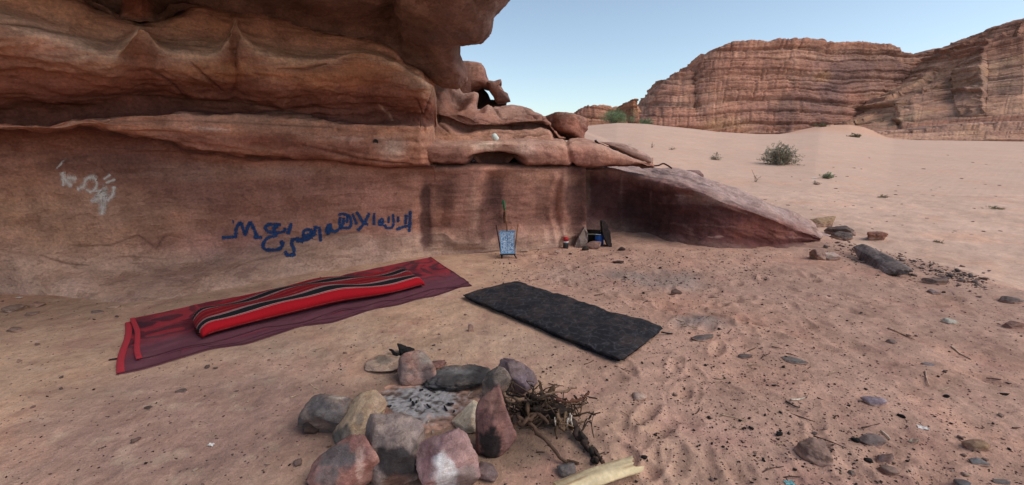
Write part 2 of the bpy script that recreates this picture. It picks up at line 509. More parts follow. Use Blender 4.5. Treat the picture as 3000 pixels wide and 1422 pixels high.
def height(X, Y, fine=True):
    X = np.asarray(X, float); Y = np.asarray(Y, float)
    r = np.hypot(X, Y)
    Yc = np.maximum(Y, 0.35 * r + 1e-6)
    u = X / Yc
    xs = (u * F / CP + 1500.0) / K
    e = (361.0 - np.interp(xs, CREST[:, 0], CREST[:, 1])) / 1081.0
    top = 1.6 + 62.0 * e * np.clip(Yc / np.maximum(r, 1e-6), .4, 1) ** -0.0
    z = top * sstep(0, 1, np.clip((Y - 7.0) / 55.0, 0, 1) ** 0.8)
    z = z + np.where(Y > 62, (Y - 62) * e * 0.96, 0)
    z = z + 2.1 * sstep(60, 86, Y) * np.interp(xs, [1955, 2000, 2060, 2130, 2165, 2230, 2320], [0, .3, .66, 1, .9, .25, 0])
    # the camp stands on a low shelf: ground drops a little beyond its rim
    rx = np.interp(Y, _rim[::-1, 1], _rim[::-1, 0])
    z = z - 0.22 * sstep(0.0, 1.1, X - rx)
    if fine:
        P = np.stack([X, Y, 0 * X], -1)
        near = 1 - sstep(9, 30, r)
        n = 0.034 * fbm(P * 0.9, 3) + 0.014 * plates(P * 2.2 + 4, 4) * sstep(.8, -.8, X) + 0.028 * fbm(P * 2.6 + 5, 3) * (0.5 + 0.9 * sstep(-1, 2.5, X)) + 0.010 * fbm(P * 9 + 9, 4)
        z = z + n * near + (1 - near) * (0.10 * fbm(P * 0.12 + 3, 4) + 0.010 * fbm(P * np.array([.5, .9, 1]) + 3, 3))
    return z

def flatten(X, Y, z):
    if not FLAT: return z
    for x, y, rr, zz in FLAT:
        m = 1 - sstep(rr, rr * 1.35 + 0.12, np.hypot(X - x, Y - y))
        z = z * (1 - m) + zz * m
    return z

DENTS = []
def ground_z(X, Y):
    X = np.asarray(X, float); Y = np.asarray(Y, float)
    z = flatten(X, Y, height(X, Y))
    for x, y, a, b, th, dep in DENTS:
        if X.ndim == 0 and math.hypot(x - X, y - Y) > 0.5: continue
        dx, dy = X - x, Y - y
        p = (dx * math.cos(th) + dy * math.sin(th)) / a; q = (-dx * math.sin(th) + dy * math.cos(th)) / b
        d2 = p * p + q * q
        z = z - dep * np.exp(-d2 * 1.3) + dep * 0.55 * np.exp(-((np.sqrt(d2) - 1.35) ** 2) * 9)
    return z

def ray_ground(x, y):
    """where the sight line through survey point (x,y) meets the ground"""
    d = rays(x, y); o = np.array([0, 0, EYE])
    t = np.geomspace(1.0, 400.0, 1500)
    P = o + d * t[:, None]
    below = P[:, 2] < height(P[:, 0], P[:, 1], False)
    if not below.any(): i = len(t) - 1
    else: i = int(np.argmax(below))
    lo, hi = t[max(i - 1, 0)], t[i]
    for _ in range(18):
        m = (lo + hi) / 2; p = o + d * m
        if p[2] < height(p[0], p[1], False): hi = m
        else: lo = m
    p = o + d * hi
    return np.array([p[0], p[1], float(ground_z(p[0], p[1]))])

# rug, mattress and quilt corners found on the flat floor
def floor_pt(x, y, z=0.0):
    d = rays(x, y); t = (z - EYE) / d[2]; return np.array([0, 0, EYE]) + d * t
def disc(x, y, r, z=0.0):
    p = floor_pt(x, y); FLAT.append((p[0], p[1], r, z))
for q in np.linspace(0, 1, 7): 
    disc(320 + q * 790, 875 - q * 185, 0.75)
for q in np.linspace(0, 1, 5): disc(1250 + q * 350, 740 + q * 120, 0.5)
disc(1090, 1020, 0.55, -0.01)

rd = np.random.default_rng(21)
for _ in range(170):          # footprints and scuffs in the softer sand to the right and along the wall
    if rd.random() < 0.55: x, y = rd.uniform(1450, 2560), rd.uniform(640, 1210)
    else: x, y = rd.uniform(1330, 2300), rd.uniform(640, 820)
    p = floor_pt(x, y)
    DENTS.append((p[0], p[1], rd.uniform(.07, .15), rd.uniform(.04, .065), rd.uniform(0, 3.14), rd.uniform(.005, .017)))
for x, y in ((1880, 835), (1920, 700), (2030, 690), (2075, 680), (2045, 700), (1990, 770), (1850, 760), (1600, 1110), (1660, 1080), (1700, 1150), (1620, 1180)):
    p = floor_pt(x, y); DENTS.append((p[0], p[1],   .13, .055, rd.uniform(0.3, 2.2), .016))

for (a, b, n) in (((2540, 980), (1480, 730), 17), ((1560, 1200), (1900, 690), 11), ((2420, 760), (1750, 760), 10)):     # walked tracks
    p0, p1 = floor_pt(*a), floor_pt(*b); dv = (p1 - p0) / np.linalg.norm(p1 - p0); th0 = math.atan2(dv[1], dv[0])
    for i in range(n):
        t = (i + .5) / n; c = p0 * (1 - t) + p1 * t; s_ = .09 * (1 if i % 2 else -1)
        DENTS.append((c[0] - dv[1] * s_ + rd.normal() * .03, c[1] + dv[0] * s_ + rd.normal() * .03, .125, .05, th0 + rd.normal() * .15, rd.uniform(.014, .024)))

# ------------------------------------------------------------------ the sheet of sand
def build_ground():
    rr = np.concatenate([[0.02, 0.5, 0.9, 1.2], np.geomspace(1.45, 9.5, 430), np.geomspace(9.6, 75, 170), np.geomspace(80, 1500, 26)])
    az = np.concatenate([np.linspace(-180, -62, 40)[:-1], np.linspace(-62, 62, 620), np.linspace(62, 180, 40)[1:-1]])
    a = np.radians(az)
    A, Rr = np.meshgrid(a, rr, indexing='ij')
    X = Rr * np.sin(A); Y = Rr * np.cos(A)
    Z = ground_z(X, Y)
    # last rows sink so that the sheet closes at the horizon
    V = np.stack([X, Y, Z], -1)
    nu, nv = X.shape
    Fq = grid_faces(nu, nv, True)[:, ::-1]
    # colour of the sand itself: packed pale crust on the left, orange sand in the middle, pale dune beyond the rim
    P = np.stack([X, Y, 0 * X], -1)
    n1 = fbm(P * 0.8 + 2, 4); n2 = fbm(P * 2.6 + 8, 4); n3 = fbm(P * 6.5 + 3, 4)
    xs, ys = proj(V)
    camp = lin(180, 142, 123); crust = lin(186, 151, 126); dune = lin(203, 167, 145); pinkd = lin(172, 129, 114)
    c = np.broadcast_to(camp, V.shape).copy()
    c = mixc(c, crust, sstep(0.9, -0.6, X + 0.9 * n1 + 0.15 * (Y - 4)) )
    c = mixc(c, pinkd, np.clip(sstep(0.0, 0.5, n2) * 0.7, 0, 1))
    c = mixc(c, lin(150, 118, 108), 0.75 * blob(X, Y, -1.9, 2.2, 1.0, .7, .6, 0.7 * n2))        # dull mauve scuff, bottom left
    rx = np.interp(Y, _rim[::-1, 1], _rim[::-1, 0])
    c = mixc(c, lin(150, 116, 100), .5 * sstep(.12, .42, n3) * (1 - .3 * sstep(0, 1, X)))
    c = mixc(c, lin(188, 160, 138), .5 * sstep(.1, .4, -n3) * sstep(.6, -.6, X))
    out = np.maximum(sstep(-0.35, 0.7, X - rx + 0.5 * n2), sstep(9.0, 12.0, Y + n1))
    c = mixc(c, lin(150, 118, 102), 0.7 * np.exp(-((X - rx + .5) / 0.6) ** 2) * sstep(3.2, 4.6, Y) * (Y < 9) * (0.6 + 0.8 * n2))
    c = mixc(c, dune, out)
    c = mixc(c, lin(206, 158, 130), sstep(60, 74, Y) * sstep(1950, 1990, xs) * sstep(2330, 2220, xs) * 0.85)
    # ash and charcoal dust trodden into the sand
    ash = lin(124, 118, 116)
    for sx, sy, r1, k in ((1665, 705, .42, .55), (1765, 812, .18, .7), (1480, 690, .5, .22), (1340, 860, .5, .15), (760, 880, .5, .2)):
        p = floor_pt(sx, sy); c = mixc(c, ash, k * blob(X, Y, p[0], p[1], r1, r1 * .8, .8, 1.1 * n2))
    p = floor_pt(1075, 1025)
    c = mixc(c, lin(104, 82, 74), .55 * blob(X, Y, p[0], p[1], .62, .45, .5, 0.8 * n2))
    p = floor_pt(1330, 1130); c = mixc(c, lin(84, 70, 64), .5 * blob(X, Y, p[0], p[1], .34, .2, .6, 1.0 * n2))
    p = floor_pt(60, 775); c = mixc(c, lin(136, 108, 90), .5 * blob(X, Y, p[0], p[1], .9, .5, .6, 0.9 * n2))
    grit = 0.10 + 0.75 * sstep(0.2, 1.3, X) * (1 - out) * sstep(-.25, .2, n1 + .2) + 0.12 * (1 - out)
    grit = np.maximum(grit, 0.95 * np.exp(-((X - rx + .35) / 0.5) ** 2) * (Y > 4.0) * (Y < 9))
    grit = np.where(Y > 14, 0.03, grit)
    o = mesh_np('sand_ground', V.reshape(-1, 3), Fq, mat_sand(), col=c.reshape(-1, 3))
    g = o.data.attributes.new('Grit', 'FLOAT', 'POINT'); g.data.foreach_set('value', grit.astype(np.float32).ravel())
    return tag(o, kind='structure', label='trodden pale orange desert sand sloping up to a dune', )
# ------------------------------------------------------------------ the near cliff
def rl(r, g, b, k=.80):
    """sandstone colour: a little greyer than the swatch and lifted to a bare rock albedo"""
    c = lin(r, g, b); l = c @ np.array([.3, .5, .2]); return (l + (c - l) * k) * np.array([1.30, 1.25, 1.22])

Wx = np.array([[-700, 3.2], [-250, 4.15], [0, 4.5], [300, 4.9], [500, 5.3], [700, 5.65], [900, 5.95], [1050, 6.15], [1200, 6.25], [1460, 6.75], [1650, 6.85], [2100, 7.2]])
def Wd(x): return float(np.interp(x, Wx[:, 0], Wx[:, 1]))
def it(tab, x):
    tab = np.asarray(tab, float); return float(np.interp(x, tab[:, 0], tab[:, 1]))

CEIL = [(-700, -120), (-250, -90), (0, -50), (100, -12), (180, 8), (230, 42), (300, 56), (330, 57), (350, 60), (372, 57), (400, 60), (440, 52), (475, 34), (510, 30), (560, 42), (580, 42), (592, 38), (606, 44), (640, 46), (700, 57), (785, 84),
        (897, 97), (953, 110), (995, 130), (1017, 158), (1060, 183), (1085, 204), (1095, 206)]
RIDGE = [(-700, -20), (-250, 10), (0, 62), (100, 92), (200, 122), (280, 146), (320, 122), (342, 74), (366, 74), (392, 118), (440, 141), (500, 148), (552, 138), (578, 98), (592, 52), (606, 92), (640, 128), (700, 152), (760, 160), (830, 155),
         (890, 134), (930, 138), (970, 152), (1017, 176), (1060, 204), (1085, 222), (1095, 226)]
CRK1 = [(-700, 318), (-250, 312), (0, 311), (120, 304), (200, 285), (295, 275), (464, 273), (633, 287), (780, 294), (925, 299), (1050, 305), (1095, 308)]
CRK2 = [(-700, 320), (-250, 320), (0, 323), (139, 335), (203, 328), (228, 328), (295, 347), (367, 360), (422, 367), (485, 385), (633, 395), (800, 402), (940, 414), (1050, 418), (1095, 418)]
BASE = [(-700, 730), (-250, 735), (0, 742), (150, 748), (300, 766), (450, 748), (600, 722), (700, 703), (900, 668), (1050, 648), (1150, 640), (1300, 636), (1400, 626), (1470, 612)]
JOFF = [(-700, 0), (1000, 0), (1040, -.02), (1068, .08), (1120, .0), (1170, -.07), (1205, -.05), (1235, .11), (1290, .0), (1350, -.03), (1392, -.02), (1418, -.10), (1445, .04), (1470, .0)]

c_ceil, c_pale, c_pale2 = rl(116, 88, 74), lin(212, 172, 144), lin(206, 154, 126)
c_redb, c_reddk, c_lip, c_lip2 = rl(130, 74, 52), rl(104, 57, 43), rl(174, 126, 99), rl(156, 96, 70)
c_crk, c_wall, c_walll, c_slump = rl(90, 56, 46), rl(154, 102, 82), rl(156, 116, 91), rl(160, 126, 106)
c_varn, c_dkred, c_mauve, c_topm = rl(84, 52, 46), rl(96, 42, 38), rl(136, 98, 92), rl(158, 130, 122)

CRACKS = [([(190, 620), (280, 618), (330, 598), (348, 592), (362, 602), (392, 626), (410, 600), (425, 593), (460, 601)], 3, .016), ([(100, 640), (160, 660), (222, 668)], 3, .015), ([(270, 652), (330, 645), (420, 650)], 3, .012),
 ([(760, 365), (880, 391), (1036, 413)], 3, .02), ([(800, 360), (900, 381), (1042, 400)], 2.5, .014), ([(330, 302), (480, 305), (640, 313), (800, 319), (920, 332)], 2.5, .015), ([(0, 62), (90, 72), (140, 80)], 3, .03), ([(880, 340), (960, 352), (1050, 356)], 2.5, .012),
 ([(1088, 222), (1080, 262), (1068, 300), (1080, 335)], 3, .03), ([(1046, 250), (1062, 285), (1058, 320)], 2.5, .02), ([(620, 392), (700, 398), (812, 405)], 3, .02), ([(560, 690), (640, 655), (720, 640), (760, 632)], 2.5, .008), ([(300, 350), (370, 360), (440, 372)], 3, .02),
 ([(480, 155), (520, 190), (560, 230)], 4, .03), ([(820, 160), (760, 175), (700, 172)], 4, .03), ([(360, 175), (420, 205), (470, 250)], 4, .02), ([(0, 240), (200, 250), (420, 258), (700, 268), (900, 282)], 3, .015)]
SEAMS = [([(620, 170), (680, 182), (740, 190)], 3, (190, 140, 100), .6), ([(768, 182), (790, 205), (830, 225), (868, 236)], 3, (186, 138, 96), .7), ([(100, 136), (160, 146), (230, 142), (290, 136)], 3, (182, 150, 126), .7), ([(950, 270), (970, 285), (990, 300)], 3, (180, 138, 112), .6),
 ([(480, 322), (540, 326), (580, 330)], 4, (190, 160, 142), .6), ([(820, 345), (900, 352), (980, 350)], 4, (186, 150, 128), .5), ([(700, 210), (720, 240), (712, 262)], 2.5, (150, 108, 90), .5), ([(560, 260), (640, 268), (700, 275)], 2.5, (150, 100, 80), .4), ([(380, 180), (460, 215), (540, 262)], 3, (134, 90, 74), .5), ([(650, 590), (760, 600), (900, 596)], 2, (166, 132, 118), .5), ([(640, 560), (720, 556), (800, 552)], 2, (160, 124, 110), .4), ([(1120, 520), (1200, 516), (1280, 528)], 2, (168, 124, 106), .5), ([(1120, 600), (1230, 606), (1300, 600)], 2, (168, 124, 106), .5)]

def groove(x, y, line, w):
    best = np.full(x.shape, 1e9); L = np.array(line, float)
    m = (x > L[:, 0].min() - 5 * w) & (x < L[:, 0].max() + 5 * w) & (y > L[:, 1].min() - 5 * w) & (y < L[:, 1].max() + 5 * w)
    out = np.zeros(x.shape)
    if not m.any(): return out
    X, Y = x[m], y[m]; best = np.full(X.shape, 1e9); n = len(L) - 1
    for k in range(n):
        a, b = L[k], L[k + 1]; ab = b - a
        t = np.clip(((X - a[0]) * ab[0] + (Y - a[1]) * ab[1]) / (ab @ ab), 0, 1)
        dd = np.hypot(X - a[0] - t * ab[0], Y - a[1] - t * ab[1])
        tt = (k + t) / n
        best = np.minimum(best, dd / (.35 + .65 * np.sin(np.pi * np.clip(tt, .04, .96))))
    out[m] = np.exp(-(best / w) ** 2)
    return out

def make_wall(parent, mat):
    xs = [-700, -450, -250, -100, 0, 60, 120, 180, 230, 280, 300, 330, 350, 372, 400, 440, 475, 510, 545, 568, 580, 592, 606, 622, 640, 700, 760, 830, 897, 950, 995, 1017, 1040, 1060, 1078, 1090, 1099, 1112, 1150, 1190, 1212, 1235, 1265, 1300, 1350, 1392, 1418, 1445, 1475]
    P, C = [], []
    for x in xs:
        w = Wd(x); j = it(JOFF, x)
        yb, yr, y1, y2, ym = it(CEIL, x), it(RIDGE, x), it(CRK1, x), it(CRK2, x), it(BASE, x)
        base = floor_pt(x, ym)
        left = 1 - min(max((x - 250) / 350.0, 0), 1)
        low = [(x, y2 + 8, w - .10 + j * .3), (x, y2 + 45 + 10 * left, w - .04 + j), (x, 520, w - .02 + j), (x, 0.55 * 560 + 0.45 * (ym - 60), w + 0.01 + j * .8)]
        if x <= 1095:
            e = 0.0 if x < 1056 else ((x - 1056) / 40.0) ** 2 * .55
            rows = [(x, yb - 4, w + .9), (x, yb, w - .30 + e), (x, yb * .6 + yr * .4, w - .33 + e), (x, yr - 3, w - .60 + e), (x, yr + 9, w - .60 + e), (x, yr * .45 + y1 * .55, w - .40 + e), (x, y1 - 5, w - .15 + e), (x, y1 + 3, w - .22 + e), (x, y1 + 12, w - .40 + e),
                    (x, y1 * .45 + y2 * .55, w - .42 + e), (x, y2 - 6, w - .36 + e), (x, y2, w - .17)]
        else:
            rows = [(x, 400 + k, w + q) for k, q in zip(range(12), (1.9, 1.7, 1.5, 1.35, 1.2, 1.05, .9, .75, .6, .45, .3, .1))]
        rows = rows + low
        yl = ym - (85 if x < 900 else 55 if x < 1150 else 30)
        q = [pt(*r) for r in rows]
        q += [pt(x, yl, w - .10 + j * .4), base + np.array([0, 0.02, 0.0]), base + np.array([0, -.12, -.30])]
        P.append(q)
        cc = [c_ceil, c_pale2 * .75, c_pale2, c_pale, c_redb * .5 + c_pale * .5, c_redb, c_reddk, c_crk, c_lip, c_lip2 * .6 + c_lip * .4, c_lip2, c_crk]
        wl = c_wall * (1 - left) + c_walll * left
        cc += [c_reddk * left + c_wall * (1 - left), c_wall * (1 - left) + (c_wall * .6 + c_reddk * .4) * left, wl, wl, c_slump * .8 + wl * .2, c_slump, c_slump]
        C.append(cc)
    A, B = loft(P, C, 0.016, 0.012)
    A = smooth_grid(A, 2)
    N = grid_normals(A)
    x, y = proj(A)
    n = fbm(A * np.array([.9, .9, 1.6]), 4)
    lam = fbm(A * np.array([.8, .8, 9.0]) + np.stack([0 * n, 0 * n, 0.8 * n], -1), 4)
    lam2 = fbm(A * np.array([1.6, 1.6, 22.0]), 3)
    mid = fbm(A * np.array([3.0, 3.0, 5.0]) + 7, 4)
    upper = sstep(430, 380, y)
    d = (0.045 + 0.03 * upper) * n + (0.010 + 0.040 * upper) * lam + (0.004 + 0.010 * upper) * lam2 + (0.010 + 0.012 * upper) * mid
    pl = plates(A * np.array([.8, .8, 2.0]) + 3, 6, 4); pl2 = plates(A * np.array([2.2, 2.2, 6.0]) + 9, 6, 3)
    pl3 = plates(A * 6.5 + 4, 6, 3, .8); bed = plates(A * np.array([.5, .5, 13.0]) + .7 * mid[..., None] * np.array([0, 0, 1]), 6, 3, .8)
    d = d + (.012 + .10 * upper) * pl + (.006 + .030 * upper) * pl2 + (.006 + .010 * upper) * pl3 + (.008 + .030 * upper) * bed
    d = d * sstep(0, 25, np.arange(A.shape[1]))[None, :]
    yrr = np.interp(x, [q[0] for q in RIDGE], [q[1] for q in RIDGE]); d = d * (1 - .55 * sstep(6, -10, y - yrr))
    d = d * (1 - .75 * sstep(1070, 1092, x) * upper)
    # rippled sand apron at the foot stays low
    fl = sstep(1000, 1060, x) * sstep(425, 445, y) * sstep(640, 600, y)
    d = d + fl * (.045 * gnoise(np.stack([x / 46.0, y / 190.0, 0 * x], -1)) + .03 * np.exp(-((x - 1388 - 8 * np.sin(y / 30.0)) / 9.0) ** 2) - .03 * np.exp(-((x - 1404 - 8 * np.sin(y / 30.0)) / 8.0) ** 2))
    wj = 3.0 * mid
    gr = 0 * x
    for line, wpx, dep in CRACKS: 
        g = groove(x + wj, y + wj, line, wpx); d = d - dep * g; gr = np.maximum(gr, g * min(1, dep / .02))
    A2 = A + N * d[..., None]
    c = mixc(B, c_crk * .8, .75 * gr)
    for line, wpx, cc_, k in SEAMS: c = mixc(c, rl(*cc_), k * groove(x + wj, y + wj, line, wpx) * sstep(-.5, .1, mid))
    wv = 1.4 * n + .6 * mid
    # stains and mineral colours that belong to the rock
    c = mixc(c, rl(172, 112, 62), 0.55 * blob(x, y, 560, 175, 150, 22, .7, wv) )
    c = mixc(c, rl(168, 104, 56), 0.55 * blob(x, y, 800, 190, 120, 26, .7, wv))
    c = mixc(c, rl(160, 96, 58), 0.5 * blob(x, y, 950, 330, 160, 24, .7, wv))
    c = mixc(c, rl(188, 160, 142), 0.7 * blob(x, y, 985, 375, 42, 32, .6, wv))
    c = mixc(c, rl(120, 58, 40), 0.8 * blob(x, y, 640, 352, 130, 22, .6, wv))
    c = mixc(c, rl(116, 56, 40), 0.6 * blob(x, y, 860, 372, 150, 20, .6, wv))
    c = mixc(c, rl(98, 62, 52), 0.55 * blob(x, y, 330, 420, 150, 45, .7, wv))
    c = mixc(c, rl(120, 76, 62), 0.5 * blob(x, y, 640, 500, 170, 60, .8, wv))
    c = mixc(c, rl(150, 118, 100), 0.5 * blob(x, y, 700, 430, 250, 18, .8, wv))
    c = mixc(c, rl(156, 104, 94), 0.4 * blob(x, y, 600, 610, 220, 25, .8, wv))
    # dark desert varnish tongues on the niche wall
    for cx, cy, rx, ry, k in ((1072, 515, 14, 80, .9), (1125, 490, 38, 45, .55), (1240, 480, 32, 40, .9), (1228, 560, 30, 60, .8), (1262, 600, 20, 40, .5), (1330, 545, 40, 40, .4), (1365, 520, 20, 60, .45), (1455, 500, 28, 90, .9), (1440, 430, 20, 60, .7), (1150, 590, 60, 30, .35)):
        c = mixc(c, c_varn, k * blob(x, y, cx, cy, rx, ry, .35, .8 * wv))
    c = mixc(c, rl(172, 128, 106), 0.5 * blob(x, y, 1190, 520, 12, 55, .6, wv))
    c = mixc(c, rl(168, 126, 106), 0.45 * blob(x, y, 1350, 590, 60, 30, .7, wv))
    c = mixc(c, rl(170, 122, 98), 0.6 * blob(x, y, 1330, 448, 90, 18, .6, wv))
    c = mixc(c, rl(110, 66, 56), .35 * sstep(.1, .5, lam) * sstep(430, 470, y) * sstep(600, 1000, x))
    nu, nv = A2.shape[:2]
    o = mesh_np('back_wall', A2.reshape(-1, 3), grid_faces(nu, nv), mat, parent, c.reshape(-1, 3))
    return o

def make_roof(parent, mat):
    """the dark overhang; rows run from the hidden back, over the lower edge, along the underside towards the open, up the outer face"""
    st = []
    def left(x):
        w = Wd(x); yb = it(CEIL, x)
        ys = np.linspace(yb, 0, 8) if yb > 12 else np.linspace(yb, yb - 70, 8)
        zc = 3.05 + 0.12 * math.sin(x * .013)
        yb -= 14; q = [pt(x, yb + 14, w + .7)]
        for k, y in enumerate(ys):
            d = rays(x, y); Yc = (zc - EYE) / max(d[2], .05) * d[1]
            Y = min(w - .22, max(Yc, 1.5)) if k else w - .26
            t = k / 7.0
            q.append(pt(x, y, (w - .26) * (1 - t) + min(Y, w - .3) * t))
        for y in (-90, -220, -420):
            d = rays(x, y); q.append(pt(x, y, max({-90: 3.7, -220: 3.3, -420: 3.2}[y] if x > -300 else 1.5, min((zc - EYE) / d[2] * d[1], 4.6))))
        e = q[-1]
        q += [e + np.array([0, -.25, .5]), e + np.array([0, -.1, 1.8]), e + np.array([0, .8, 3.2]), e + np.array([0, 3.5, 3.9]), e + np.array([0, 8, 3.0])]
        return q
    for x in (-700, -450, -250, -100, 0, 60, 120, 180, 230, 265, 300, 330, 350, 372, 400, 440, 475, 510, 560, 592, 640, 700, 785, 850, 897, 953, 985):
        st.append(left(x))
    def right(rows, ups, back=0.0):
        q = [pt(rows[0][0] - 4, rows[0][1] - 2, rows[0][2] + .6 + back)]
        q += [pt(x, y, Y + back) for x, y, Y in rows]
        e = q[-1]
        q += [e + np.array(u) for u in ups]
        return q
    up = ([0.0, -.2, .5], [.05, 0, 1.8], [0, .8, 3.2], [0, 3.5, 3.9], [0, 8, 3.0])
    #            r1             r2              r3              r4             r5             r6             r7             r8           -90            -220           -420
    st.append(right([(1017, 158, 5.85), (1014, 138, 5.7), (1010, 118, 5.5), (1008, 96, 5.3), (1008, 72, 5.1), (1010, 48, 4.9), (1012, 24, 4.7), (1015, 0, 4.55), (1030, -90, 4.0), (1050, -220, 3.6), (1080, -420, 3.4)], up))
    st.append(right([(1060, 183, 5.9), (1058, 160, 5.72), (1056, 138, 5.55), (1058, 112, 5.3), (1062, 84, 5.1), (1068, 56, 4.9), (1072, 28, 4.7), (1078, 0, 4.5), (1098, -90, 4.0), (1125, -220, 3.6), (1160, -420, 3.4)], up))
    st.append(right([(1100, 208, 5.95), (1098, 182, 5.7), (1098, 156, 5.55), (1104, 122, 5.3), (1112, 96, 5.05), (1120, 62, 4.85), (1126, 30, 4.65), (1134, 0, 4.5), (1160, -90, 4.0), (1190, -220, 3.6), (1240, -420, 3.4)], up))
    st.append(right([(1134, 214, 6.0), (1132, 188, 5.78), (1130, 160, 5.62), (1136, 120, 5.35), (1150, 104, 5.05), (1162, 70, 4.85), (1170, 34, 4.65), (1180, 0, 4.5), (1215, -90, 4.0), (1250, -220, 3.6), (1310, -420, 3.4)], up))
    st.append(right([(1156, 211, 6.05), (1155, 186, 5.85), (1149, 158, 5.7), (1150, 114, 5.4), (1186, 108, 5.05), (1208, 78, 4.85), (1216, 36, 4.68), (1228, 0, 4.55), (1265, -90, 4.0), (1310, -220, 3.3), (1370, -420, 2.6)], up))
    st.append(right([(1167, 198, 6.2), (1168, 180, 6.05), (1160, 156, 5.9), (1154, 110, 5.6), (1206, 107, 5.3), (1236, 82, 5.1), (1243, 44, 4.95), (1276, 2, 4.9), (1330, -90, 4.3), (1380, -220, 3.6), (1440, -420, 2.9)], up))
    rows = [(1160, 200, 6.9), (1158, 180, 6.9), (1150, 156, 6.8), (1146, 112, 6.6), (1188, 106, 6.4), (1216, 80, 6.2), (1226, 42, 6.0), (1258, 0, 5.9), (1320, -90, 5.3), (1360, -220, 4.8), (1410, -420, 4.2)]
    st.append(right(rows, up)); st.append(right([(x - 60, y, Y + 2.4) for x, y, Y in rows], up))
    P = np.array(st)
    S, Kk = P.shape[:2]
    C = np.zeros((S, Kk, 3)); C[:] = c_ceil
    C[:, 3:6] = rl(112, 82, 68); C[-5:, 1:4] = rl(112, 80, 70); C[-6:, 4:] = rl(120, 92, 82)
    A, B = loft(P, C, 0.022, 0.02)
    A = smooth_grid(A, 2)
    N = -grid_normals(A); x, y = proj(A)
    n = fbm(A * np.array([1.2, 1.2, 1.2]), 4); mid = fbm(A * 4.2 + 4, 4); rid = 1 - np.abs(gnoise(A * np.array([1.1, 1.1, 2.4]) + .6 * n[..., None]))
    sil = sstep(1095, 1140, x)
    d = 0.07 * n + 0.020 * mid * (1 - .5 * sil) + 0.05 * (rid - .8) * (1 - .7 * sil)
    d = d + .11 * plates(A * np.array([.9, .9, 1.3]) + 2, 6, 4) + .035 * plates(A * 2.6 + 6, 6, 3) * (1 - .6 * sil)
    d = d + .014 * plates(A * 6.0 + 3, 6, 3, .8) + .022 * plates(A * np.array([.7, .7, 9.0]), 6, 3, .8)
    k = np.arange(A.shape[1]); d = d * sstep(0, 14, k)[None, :]
    d = d + .02 * sil
    # two deep scoops worn under the lip
    d = d - 0.16 * blob(x, y, 255, 20, 75, 28, .6, .3 * mid) - .14 * blob(x, y, 425, 22, 52, 30, .6, .3 * mid)
    A2 = A + N * d[..., None]
    c = B
    c = mixc(c, rl(140, 104, 88), .5 * sstep(.1, .5, n) ) 
    c = mixc(c, rl(84, 62, 54), .55 * sstep(.05, -.4, n))
    c = mixc(c, rl(150, 84, 56), .7 * blob(x, y, 348, 25, 42, 34, .5, n))
    nu, nv = A2.shape[:2]
    return mesh_np('overhang', A2.reshape(-1, 3), grid_faces(nu, nv), mat, parent, c.reshape(-1, 3))

